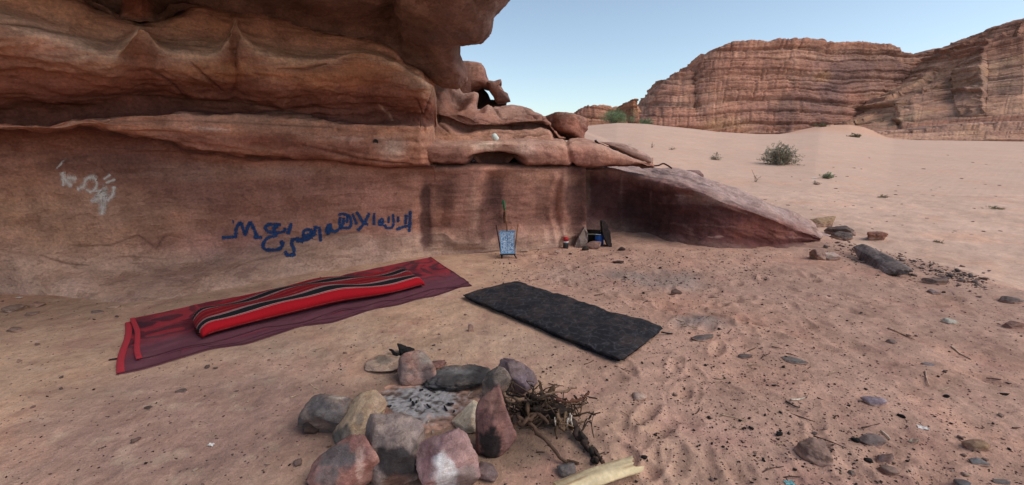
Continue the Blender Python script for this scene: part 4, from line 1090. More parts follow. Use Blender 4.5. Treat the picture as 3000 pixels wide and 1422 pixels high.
# ------------------------------------------------------------------ sky and light
def build_light():
    w = bpy.data.worlds.new('World'); SC.world = w; w.use_nodes = True
    nt = w.node_tree; bg = nt.nodes['Background']
    sky = nt.nodes.new('ShaderNodeTexSky'); sky.sky_type = 'NISHITA'; sky.sun_disc = False
    sky.sun_elevation = R(SUN_EL); sky.sun_rotation = R(SUN_AZ); sky.altitude = 900; sky.air_density = 1.0; sky.dust_density = 1.6; sky.ozone_density = 1.0
    hs = nt.nodes.new('ShaderNodeHueSaturation'); hs.inputs['Saturation'].default_value = SKY_SAT; tn = nt.nodes.new('ShaderNodeMix'); tn.data_type = 'RGBA'; tn.blend_type = 'MULTIPLY'; tn.inputs[0].default_value = 1.0; tn.inputs[7].default_value = (*SKY_TINT, 1)
    nt.links.new(sky.outputs[0], hs.inputs['Color']); nt.links.new(hs.outputs[0], tn.inputs[6]); nt.links.new(tn.outputs[2], bg.inputs['Color'])
    bg.inputs['Strength'].default_value = SKY_STR
    L = bpy.data.lights.new('sun', 'SUN'); L.energy = SUN_STR; L.angle = R(SUN_ANG); L.color = (1.0, 0.91, 0.80)
    o = bpy.data.objects.new('sun', L); COL.objects.link(o)
    el, az = R(SUN_EL), R(SUN_AZ)        # azimuth clockwise from +Y
    d = Vector((math.sin(az) * math.cos(el), math.cos(az) * math.cos(el), math.sin(el)))
    o.rotation_euler = (-d).to_track_quat('-Z', 'Y').to_euler()
    SC.view_settings.view_transform = 'Standard'; SC.view_settings.look = 'None'; SC.view_settings.gamma = 1.0; SC.view_settings.exposure = EXPO
    cam = bpy.data.cameras.new('camera'); cam.lens = 36.0 * F / 3000.0; cam.sensor_width = 36.0; cam.clip_end = 4000; cam.clip_start = .05
    co = bpy.data.objects.new('camera', cam); co.location = (0, 0, EYE); co.rotation_euler = (R(90) - PITCH, 0, 0)
    COL.objects.link(co); SC.camera = co
# ------------------------------------------------------------------ stones
_ico = {}
def ico(n):
    if n not in _ico:
        bm = bmesh.new(); bmesh.ops.create_icosphere(bm, subdivisions=n, radius=1.0)
        bm.verts.ensure_lookup_table()
        _ico[n] = (np.array([v.co[:] for v in bm.verts]), np.array([[v.index for v in f.verts] for f in bm.faces], np.int32)); bm.free()
    return _ico[n]

def rock_shape(dims, seed, facets=9, cut=(.70, .98), rough=.06, sub=4, power=1.0, taper=0.0, shear=(0, 0), fscale=1.6, edge=16.0, jit=.34):
    """broken stone: a jittered many-sided block with worn edges (EDGE = crispness), roughened, scaled to DIMS (full sizes)"""
    V, Fq = ico(sub)
    rr = np.random.default_rng(seed)
    Nn, D = [], []
    for ax in range(3):
        for sg in (-1, 1):
            n = np.zeros(3); n[ax] = sg; n += rr.normal(size=3) * jit
            Nn.append(n / np.linalg.norm(n)); D.append(rr.uniform(.78, 1.0))
    for _ in range(facets):
        n = rr.normal(size=3); Nn.append(n / np.linalg.norm(n)); D.append(rr.uniform(*cut) * 1.12)
    Nn, D = np.array(Nn), np.array(D)
    q = np.maximum(V @ Nn.T / D, 0)
    rad = (q ** edge).sum(1) ** (-1 / edge)
    nrm = V
    V = V * rad[:, None]
    V = V / np.abs(V).max(axis=0)
    r1 = fbm(V * fscale + seed * 1.37, 4); r2 = fbm(V * 5.5 + seed, 4); r3 = np.abs(gnoise(V * 2.6 + seed * 2.1))
    V = V + nrm * (rough * r1 + rough * .45 * r2 - rough * .5 * np.exp(-(r3 / .05) ** 2) + rough * 1.1 * plates(V * 2.2 + seed, 5, 3))[:, None]
    V[:, :2] *= (1 - taper * V[:, 2:3])
    V[:, 0] += shear[0] * V[:, 2]; V[:, 1] += shear[1] * V[:, 2]
    mn, mx = V.min(0), V.max(0)
    V = (V - (mn + mx) / 2) / (mx - mn) * np.asarray(dims, float)
    return V, Fq

def rot(V, rx=0, ry=0, rz=0):
    M = np.array(Euler((rx, ry, rz)).to_matrix()); return V @ M.T

def stone_px(box, dr=.8, seed=0, rz=0.0, tilt=(0, 0), sink=.10, colA=(150, 120, 110), colB=None, soot=0.0, patches=(), mat=None, name='stone', hmin=.02, sub=None, base=None, dust=0.0, **kw):
    """BOX = x0,x1,y0,y1 of the stone in the survey sheet; solves its size on the ground. dr = depth/width"""
    x0, x1, y0, y1 = box
    cx = (x0 + x1) / 2
    g = ray_ground(cx, y1 - .12 * (y1 - y0)) if base is None else np.asarray(base, float)
    rel = g - np.array([0, 0, EYE]); dep = rel[1] * CP - rel[2] * SP
    m = dep / 1081.0 * (1 + 0.0)
    w = (x1 - x0) * m; e = (y1 - y0) * m
    th = math.atan2(-rel[2], math.hypot(rel[0], rel[1]))
    d = w * dr
    h = (e - d * math.sin(th) * .80) / math.cos(th)
    if h < hmin:
        h = max(hmin, e * .35); d = max((e - h * math.cos(th)) / max(math.sin(th) * .85, .05), .3 * w)
    sub = sub or (5 if w > .14 else 4)
    V, Fq = rock_shape((w, d, h), seed, sub=sub, **kw)
    V = rot(V, tilt[0], tilt[1], 0)
    if rz: V = rot(V, 0, 0, rz)
    if tilt != (0, 0) or rz:
        mn, mx = V.min(0), V.max(0); V[:, 0] = (V[:, 0] - (mn[0] + mx[0]) / 2) * (w / (mx[0] - mn[0]))
        hh = max(mx[2] - mn[2], 1e-3); V[:, 2] = (V[:, 2] - (mn[2] + mx[2]) / 2) * (h / hh)
        V[:, 1] = (V[:, 1] - (mn[1] + mx[1]) / 2) * (d / max(mx[1] - mn[1], 1e-3))
    fwd = rel[:2] / np.linalg.norm(rel[:2])
    c = np.array([g[0], g[1], g[2]]) + np.array([fwd[0], fwd[1], 0]) * d * .38
    zc = float(ground_z(c[0], c[1])) if base is None else g[2]
    c[2] = zc + h * (.5 - sink)
    P = V + c
    n = fbm(V / max(w, .05) * 2.2 + seed, 4)
    A = lin(*colA); B = lin(*(colB or colA))
    col = mixc(np.broadcast_to(A, V.shape).copy(), B, sstep(-.12, .22, n))
    x, y = proj(P)
    for px, py, rx, ry, cc, k in patches:
        col = mixc(col, lin(*cc), k * blob(x, y, px, py, rx, ry, .28, 1.1 * fbm(V / max(w, .05) * 5 + seed, 5)))
    if soot:
        f = floor_pt(1085, 1010); tw = np.array([f[0], f[1], .05]) - c; tw /= np.linalg.norm(tw)
        nn = V / (np.linalg.norm(V, axis=1)[:, None] + 1e-6)
        col = mixc(col, lin(44, 42, 44), soot * sstep(-.2, .7, nn @ tw + .7 * n))
    if dust:
        zz = (V[:, 2] - V[:, 2].min()) / max(np.ptp(V[:, 2]), 1e-4)
        col = mixc(col, lin(166, 132, 116), np.clip(dust * (.5 + .9 * n) + .8 * sstep(.62, .42, zz) * (dust > .2), 0, .85))
    o = mesh_np(name, V, Fq, mat, None, col)
    o.location = tuple(c)
    return o

def build_perched(mats):
    mr = mats['rock']
    # boulder on the ledge
    V, Fq = rock_shape((.74, .9, .46), 5, facets=7, cut=(.66, .95), rough=.07, sub=5)
    c0 = pt(1424, 318, 7.75)
    V = rot(V, 0, .28, .35)
    x0 = 1081 / (c0[1] * CP); 
    P = V + c0
    n = fbm(V * 4, 4)
    col = mixc(np.broadcast_to(lin(142, 94, 78), V.shape).copy(), lin(116, 72, 62), sstep(-.1, .3, n)); col = mixc(col, lin(164, 128, 112), .5 * sstep(.1, .4, V[:, 2] / .3 + n))
    o = mesh_np('boulder', V, Fq, mr, None, col); o.location = tuple(c0)
    tag(o, 'rounded red brown boulder sitting at the outer end of the cliff steps', 'boulder')
    # weathered block and its beaked neighbour on the skyline, a dark gap between them
    def shaped(name, outline, Y, thick, colA, colB, seed, label, cat='rock'):
        pts = np.array([pt(x, y, Y) for x, y in outline]); cen = pts.mean(0)
        m = len(pts); ring = []
        rr = np.random.default_rng(seed)
        prof = [(-.5, .55), (-.42, .82), (-.2, .98), (0, 1.0), (.2, .97), (.42, .8), (.5, .5)]
        # resample the outline smoothly
        s = np.concatenate([[0], np.cumsum(np.linalg.norm(np.diff(np.vstack([pts, pts[:1]]), axis=0), axis=1))])
        q = lerp1(s, np.vstack([pts, pts[:1]]), np.linspace(0, s[-1], 97)[:-1])
        for t, k in prof: ring.append(cen + (q - cen) * k + np.array([0, t * thick, 0]))
        G = np.array(ring)                                  # (7, 96, 3)
        G = pchip(np.arange(7.), G, np.linspace(0, 6, 34))
        nn = G - cen; nn /= np.linalg.norm(nn, axis=-1)[..., None]
        G = G + nn * (.05 * fbm(G * 2.6 + seed, 4) + .03 * fbm(G * np.array([1, 1, 8.]) + seed, 3))[..., None]
        V = G.reshape(-1, 3); nr = 96
        Fq = [(i * nr + k, i * nr + (k + 1) % nr, (i + 1) * nr + (k + 1) % nr, (i + 1) * nr + k) for i in range(33) for k in range(nr)]
        a, b = len(V), len(V) + 1
        V = np.vstack([V, G[0].mean(0), G[-1].mean(0)])
        Fs = Fq + [(a, (k + 1) % nr, k, k) for k in range(nr)] + [(b, 33 * nr + k, 33 * nr + (k + 1) % nr, 33 * nr + (k + 1) % nr) for k in range(nr)]
        n = fbm(V * 2.4 + seed, 4)
        col = mixc(np.broadcast_to(lin(*colA), V.shape).copy(), lin(*colB), sstep(-.15, .3, n))
        mb = MB(); mb.v = [tuple(p) for p in (V - cen)]; mb.c = [tuple(p) for p in col]
        mb.f = [tuple(dict.fromkeys(f)) for f in Fs]
        o = mb.build(name, mr); o.location = tuple(cen)
        return tag(o, label, cat)
    shaped('skyline_rock', [(1156, 168), (1166, 161), (1182, 160), (1200, 162), (1214, 166), (1220, 178), (1222, 190), (1229, 204), (1236, 216), (1232, 226), (1216, 222), (1206, 228), (1190, 232), (1180, 240), (1190, 262), (1150, 266), (1140, 220)], 8.7, 1.1, (150, 112, 98), (132, 92, 80), 3,
           'blocky weathered rock on the skyline beside the overhang tip')
    shaped('beaked_rock', [(1222, 208), (1232, 206), (1244, 209), (1260, 206), (1262, 212), (1252, 216), (1262, 224), (1268, 234), (1280, 240), (1283, 256), (1270, 259), (1252, 259), (1244, 250), (1238, 238), (1230, 226)], 8.55, .7, (140, 104, 92), (108, 84, 78), 9,
           'small beak shaped rock jutting over a gap on the skyline')
    shaped('gap_shade', [(1170, 236), (1190, 230), (1214, 226), (1228, 240), (1234, 254), (1252, 258), (1276, 258), (1276, 270), (1200, 275), (1168, 262)], 8.95, .5, (52, 38, 36), (40, 30, 30), 12,  # dark filler body added as the shade of the cavity
           'dark filler added as shade in the gap under the beak shaped rock')
    # flat slab lying on the end of the ledge, its stick
    b = MB()
    o = shaped('flat_slab', [(1498, 357), (1530, 357), (1560, 361), (1590, 372), (1616, 386), (1634, 399), (1632, 411), (1616, 410), (1580, 396), (1540, 376)], 7.45, .7, (166, 134, 122), (146, 110, 98), 15,
               'thin grey pink slab lying along the outer end of the ledge', 'slab')
    pts = [pt(1499, 356, 7.0), pt(1506, 361, 7.0), pt(1540, 374, 6.98), pt(1570, 388, 6.96), pt(1598, 402, 6.95), pt(1614, 411, 6.95)]
    b = MB(); q = pchip(np.arange(6.), np.array(pts), np.linspace(0, 5, 26)); q += .006 * np.random.default_rng(1).normal(size=q.shape)
    b.tube(q, np.linspace(.017, .009, 26), 7, lin(44, 34, 32)); b.tube([pts[0] + np.array([-.01, 0, .02]), pts[0] + np.array([0, 0, -.005])], [.02, .018], 7, lin(30, 24, 24))
    o = b.build('stick', mats['wood']); tag(o, 'long thin dark stick lying on the slab at the ledge end', 'stick')
    pts = [pt(1636, 418, 7.6), pt(1655, 417, 7.6), pt(1668, 412, 7.6), pt(1680, 417, 7.6), pt(1690, 424, 7.6)]
    b = MB(); q = pchip(np.arange(5.), np.array(pts), np.linspace(0, 4, 18)); b.tube(q, .014, 6, lin(60, 44, 40))
    tag(b.build('stick', mats['wood']), 'short bent twig lying across the top of the dark rock', 'stick')
    for box, Y, seed, lab in (((1712, 1768, 430, 449), 8.0, 31, 'flat grey stone lying on the crest of the dark rock'), ((1694, 1710, 429, 436), 8.0, 33, 'small dark pebble on the crest of the dark rock')):
        V, Fq = rock_shape(((box[1] - box[0]) * Y / 1060, .3, (box[3] - box[2]) * Y / 1060 * 1.25), seed, rough=.1, sub=4)
        c = pt((box[0] + box[1]) / 2, (box[2] + box[3]) / 2 + 1, Y)
        o = mesh_np('stone', V, Fq, mr, None, np.broadcast_to(lin(128, 100, 96), V.shape) * (1 + .5 * fbm(V * 8, 3))[:, None]); o.location = tuple(c); tag(o, lab, 'stone')

def build_fire(mats):
    m = mats['fire']; g = 'stones around the fire pit'
    def grow(b): cx = (b[0] + b[1]) / 2; return (cx + (b[0] - cx) * 1.16, cx + (b[1] - cx) * 1.16, b[2] - .04 * (b[3] - b[2]), b[3])
    def sharp(kw):
        if kw.get('seed') not in (2, 4): kw.update(edge=80.0, rough=min(kw.get('rough', .05), .05), facets=kw.get('facets', 8) + 5, jit=.42, cut=(.60, .92))
        return kw
    S = lambda box, lab, **kw: tag(stone_px(grow(box), mat=m, name='hearth_stone', **sharp(kw)), lab, 'stone', g)
    S((1008, 1100, 876, 980), 'tall rounded pink grey stone beside the charred lump at the back of the fire ring', dr=.75, seed=2, facets=8, rough=.07, edge=7.0, taper=.25, shear=(-.12, 0), colA=(158, 122, 110), colB=(140, 116, 108), patches=((1062, 900, 26, 14, (150, 140, 130), .8), (1075, 950, 20, 30, (84, 72, 72), .7), (1040, 905, 20, 20, (168, 122, 104), .5)))
    S((1072, 1226, 924, 992), 'long sooty black stone lying across the back of the fire ring', dr=.5, seed=4, facets=8, rough=.12, edge=8.0, colA=(78, 74, 72), colB=(112, 102, 96), soot=.5, patches=((1090, 960, 18, 24, (132, 126, 126), .7), (1140, 935, 60, 8, (126, 124, 122), .6), (1205, 945, 22, 24, (44, 42, 44), .7)))
    S((1216, 1282, 924, 1022), 'slim upright grey slab leaning at the back of the fire ring', dr=.45, seed=6, facets=8, rough=.05, edge=26.0, shear=(.32, 0), taper=.15, colA=(128, 112, 102), colB=(108, 96, 90), patches=((1232, 950, 12, 30, (80, 76, 74), .7), (1262, 985, 12, 20, (152, 122, 110), .6)))
    S((1260, 1348, 908, 1008), 'pointed purple grey stone behind the brushwood', dr=.6, seed=8, facets=10, rough=.05, edge=28.0, taper=.35, shear=(-.35, .1), colA=(128, 108, 106), colB=(108, 92, 96), patches=((1272, 960, 12, 50, (84, 66, 68), .7), (1320, 970, 24, 26, (112, 98, 108), .6)))
    S((1202, 1294, 990, 1170), 'tall pointed red brown stone with a sooty lower face in the fire ring', dr=.55, seed=10, facets=11, rough=.06, edge=26.0, taper=.42, shear=(.05, .2), colA=(140, 100, 92), colB=(118, 84, 80), patches=((1234, 1120, 30, 52, (38, 34, 35), .95), (1240, 1015, 22, 25, (158, 118, 102), .6), (1280, 1100, 9, 50, (140, 104, 100), .7)))
    S((1142, 1228, 1014, 1094), 'flat cream coloured stone leaning inside the fire ring', dr=.9, seed=12, facets=9, rough=.03, edge=34.0, taper=.1, shear=(.5, .0), tilt=(.35, 0), colA=(200, 184, 160), colB=(186, 168, 146), power=.8)
    S((1050, 1203, 1086, 1262), 'big pale pink stone with a chalky white patch at the front of the fire ring', dr=.62, seed=14, facets=9, rough=.07, edge=17.0, taper=.18, shear=(.25, .12), colA=(166, 132, 128), colB=(150, 118, 116), patches=((1120, 1190, 30, 46, (206, 200, 198), .85), (1098, 1160, 12, 14, (216, 210, 208), .8), (1075, 1180, 20, 60, (132, 92, 92), .6), (1175, 1200, 24, 40, (118, 106, 100), .7), (1185, 1105, 18, 18, (176, 140, 132), .6)))
    S((1196, 1250, 1164, 1220), 'small grey wedge at the foot of the tall pointed stone', dr=.9, seed=16, facets=9, rough=.05, colA=(124, 102, 98), colB=(108, 90, 88))
    S((926, 1068, 1056, 1250), 'grey topped stone with a black burnt face at the front of the fire ring', dr=.8, seed=18, facets=10, rough=.08, edge=18.0, taper=.15, shear=(0, .25), colA=(142, 124, 116), colB=(128, 112, 106), patches=((1000, 1165, 62, 46, (46, 42, 44), .95), (1010, 1225, 50, 26, (112, 80, 70), .6)))
    S((798, 962, 1096, 1268), 'broad red stone crossed by a cream vein at the front left of the fire ring', dr=.7, seed=20, facets=9, rough=.06, edge=22.0, taper=.2, shear=(.22, .2), colA=(156, 116, 106), colB=(138, 96, 88), patches=((850, 1150, 44, 36, (96, 92, 92), .85), (905, 1170, 8, 50, (184, 150, 138), .9), (820, 1200, 26, 30, (104, 96, 94), .7)))
    S((832, 972, 998, 1142), 'long beige slab propped at the left of the fire ring', dr=.62, seed=22, facets=9, rough=.035, edge=30.0, power=.7, shear=(.62, .3), taper=.02, colA=(182, 154, 126), colB=(168, 140, 116), patches=((868, 1105, 34, 30, (84, 80, 78), .85), (905, 1060, 12, 22, (118, 108, 100), .6)))
    S((772, 884, 984, 1114), 'blunt dark grey boulder on the left of the fire ring', dr=.8, seed=24, facets=10, rough=.07, edge=20.0, colA=(124, 108, 100), colB=(100, 92, 90), patches=((830, 1040, 34, 26, (84, 80, 82), .7), (850, 1000, 20, 5, (168, 154, 142), .7)))
    S((760, 806, 1040, 1104), 'small charred brown stone tucked behind the blunt dark boulder', dr=.8, seed=26, facets=10, rough=.12, colA=(84, 68, 62), colB=(62, 52, 50))
    S((928, 1024, 893, 940), 'flat beige stone lying beside the tall rounded one at the back left', dr=.8, seed=28, facets=7, rough=.08, colA=(168, 142, 124), colB=(152, 124, 108), patches=((960, 905, 20, 12, (112, 104, 92), .7),))
    S((942, 990, 1022, 1064), 'rust coloured stone half hidden behind the beige slab', dr=.9, seed=30, facets=8, rough=.06, colA=(136, 96, 80), colB=(112, 86, 76))
    S((1404, 1446, 1168, 1208), 'small grey triangular stone on the sand in front of the brushwood', dr=.8, seed=36, facets=9, rough=.05, colA=(118, 108, 104), colB=(104, 96, 94))
    S((1078, 1120, 905, 930), 'small reddish chip behind the long sooty stone', dr=.8, seed=38, facets=9, rough=.08, colA=(128, 92, 84), colB=(96, 78, 74))
    # charred lump with its tail
    o = stone_px((996, 1044, 866, 902), dr=.8, seed=40, facets=3, rough=.22, colA=(24, 22, 23), colB=(34, 31, 31), mat=mats['char'], name='charred_lump', fscale=3)
    tag(o, 'black charred lump of cloth behind the tall rounded hearth stone', 'charred lump')
    b = MB(); q = np.array([floor_pt(1002, 893, .03), floor_pt(992, 890, .03), floor_pt(986, 882, .04), floor_pt(980, 880, .035)]) - np.array(o.location)
    b.tube(pchip(np.arange(4.), q, np.linspace(0, 3, 12)), np.linspace(.016, .007, 12), 7, lin(20, 18, 19)); b.build('trailing_end', mats['char'], o)
    # bed of ash: a thin mound following the ground
    f = floor_pt(1065, 1025)
    n = 90; ang = np.linspace(0, 2 * math.pi, 121)[:-1]; rr = np.linspace(0, 1, 40)
    A_, R_ = np.meshgrid(ang, rr, indexing='ij')
    rad = (1 + .28 * gnoise(np.stack([np.cos(A_) * 1.3, np.sin(A_) * 1.3, 0 * A_ + 3], -1)) + .14 * gnoise(np.stack([np.cos(A_) * 4, np.sin(A_) * 4, 0 * A_ + 8], -1)))
    X = f[0] - .02 + R_ * rad * np.cos(A_) * .44; Y = f[1] + .04 + R_ * rad * np.sin(A_) * .33
    P = np.stack([X, Y, 0 * X], -1); nz = fbm(P * 7, 4); nf = fbm(P * 26 + 4, 3)
    Z = ground_z(X, Y) + .016 * (1 - R_ ** 2) + .016 * nz * (1 - R_ ** 3) + .010 * nf * (1 - R_ ** 4) - .012 * R_ ** 6
    ctr = np.exp(-(((X - f[0] + .06) / .34) ** 2 + ((Y - f[1] - .06) / .23) ** 2))
    c = np.broadcast_to(lin(142, 110, 96), X.shape + (3,)).copy()
    c = mixc(c, lin(122, 112, 108), sstep(-.25, .25, ctr - .55 + .9 * nz)); c = mixc(c, lin(152, 149, 150), .8 * sstep(.30, .62, ctr * .8 + .9 * nf + .5 * nz)); c = mixc(c, lin(62, 56, 55), .8 * sstep(.1, .34, -nf - .5 * nz + .1 * ctr))
    c = mixc(c, lin(188, 144, 122), sstep(.60, .95, R_ + .8 * nz))
    o = mesh_np('ash', np.stack([X, Y, Z], -1).reshape(-1, 3), grid_faces(120, 40, True), mats['ash'], None, c.reshape(-1, 3)); tag(o, 'pale grey ash bed strewn with charcoal inside the fire ring', kind='stuff')
    rr_ = np.random.default_rng(5)
    dark, lite = lin(30, 28, 29), lin(150, 140, 132)
    for k in range(22):                                    # charcoal sticks in the ash
        a = rr_.uniform(0, 6.28); r = rr_.uniform(.03, .36) 
        x, y = f[0] + r * math.cos(a), f[1] + .02 + r * .9 * math.sin(a)
        z = float(ground_z(x, y)) + .018 * max(0, 1 - (r / .34) ** 2) + .010
        L = rr_.uniform(.01, .06); th = rr_.uniform(0, 6.28)
        d = np.array([math.cos(th), math.sin(th), rr_.uniform(-.1, .25)]) * L / 2
        b = MB(); q = np.array([-d, d * .1 + rr_.normal(size=3) * .004, d]); b.tube(q, rr_.uniform(.003, .008) * np.array([.8, 1, .7]), 6, dark if rr_.random() < .75 else lite)
        o = b.build('charcoal', mats['char'] if rr_.random() < .75 else mats['wood'], None, False); o.location = (x, y, z)
        tag(o, 'small burnt stick of charcoal lying in the ash', 'charcoal', 'charcoal sticks in the fire pit')

def build_brush(mats):
    rr = np.random.default_rng(17)
    f = floor_pt(1362, 1088)
    root = empty('brushwood', tuple(f)); tag(root, 'tangled dark heap of dry roots and twigs beside the fire ring', 'brushwood')
    parts = []
    tones = (lin(92, 70, 54), lin(70, 54, 44), lin(112, 88, 68), lin(58, 46, 40), lin(84, 66, 54))
    def br(q, r0, r1, tone, nn=16, jit=.006):
        q = np.asarray(q, float); s = np.arange(float(len(q)))
        p = pchip(s, q, np.linspace(0, len(q) - 1, nn)); p = p + rr.normal(size=p.shape) * jit
        b = MB(); b.tube(p, np.linspace(r0, r1, nn) * (1 + .25 * rr.normal(size=nn)).clip(.5, 1.6), 7, tone)
        parts.append(b.build('branch', mats['wood']))
    C = floor_pt(1365, 1062) + np.array([0, .02, .0])
    for k in range(92):
        a = rr.uniform(0, 6.28); el = rr.uniform(-.2, .8)
        c = C + np.array([rr.normal() * .105, rr.normal() * .070, .04 + abs(rr.normal()) * .055])
        L = rr.uniform(.06, .24)
        d = np.array([math.cos(a), math.sin(a) * .8, math.sin(el) * .35])
        bend = rr.normal(size=3) * .045
        q = [c - d * L / 2, c - d * L / 6 + bend, c + d * L / 6 - bend * .4 + rr.normal(size=3) * .02, c + d * L / 2 + rr.normal(size=3) * .02]
        q = [np.array([p[0], p[1], max(p[2], .012)]) for p in q]
        br(q, (.014 if k % 9 == 0 else rr.uniform(.002, .008)), rr.uniform(.0012, .004), tones[k % 5] * rr.uniform(.5, 1.1), 14, .004)
    P = lambda x, y, z: floor_pt(x, y, z)
    br([P(1262, 988, .17), P(1280, 1000, .16), P(1320, 1006, .15), P(1360, 1000, .17), P(1400, 985, .18), P(1452, 975, .19)], .012, .006, lin(126, 100, 80), 22)
    br([P(1400, 1005, .18), P(1440, 1012, .18), P(1470, 1000, .19), P(1484, 985, .20)], .011, .008, lin(96, 62, 48))
    br([P(1300, 1045, .13), P(1340, 1075, .11), P(1385, 1120, .06), P(1420, 1160, .018), P(1455, 1166, .012)], .013, .008, lin(80, 60, 48), 20)
    br([P(1290, 1075, .11), P(1320, 1060, .14), P(1350, 1045, .15), P(1380, 1062, .12)], .014, .009, lin(78, 58, 46), 18)
    br([P(1440, 1060, .07), P(1462, 1098, .035), P(1486, 1132, .02), P(1512, 1160, .015)], .022, .010, lin(62, 48, 42), 24, .010)
    br([P(1450, 1085, .05), P(1480, 1125, .02), P(1500, 1170, .014)], .016, .010, lin(48, 40, 36), 18, .010)
    br([P(1470, 1120, .03), P(1505, 1158, .012), P(1522, 1164, .010)], .012, .005, lin(76, 58, 48), 12, .006)
    for k in range(5):                                      # pale peeled slivers
        x = rr.uniform(1385, 1440); y = rr.uniform(1030, 1065)
        br([P(x, y, .16), P(x + rr.uniform(-6, 6), y + 22, .12)], .005, .003, lin(178, 164, 150), 5, .001)
    # root stock
    V, Fq = rock_shape((.30, .20, .13), 3, facets=2, rough=.5, sub=4, fscale=3.5)
    o = mesh_np('root_stock', V + C + np.array([.0, 0, .06]), Fq, mats['wood'], None, np.broadcast_to(lin(52, 41, 36), V.shape) * (1 + .8 * fbm(V * 14, 3))[:, None]); parts.append(o)
    reroot(root, parts)

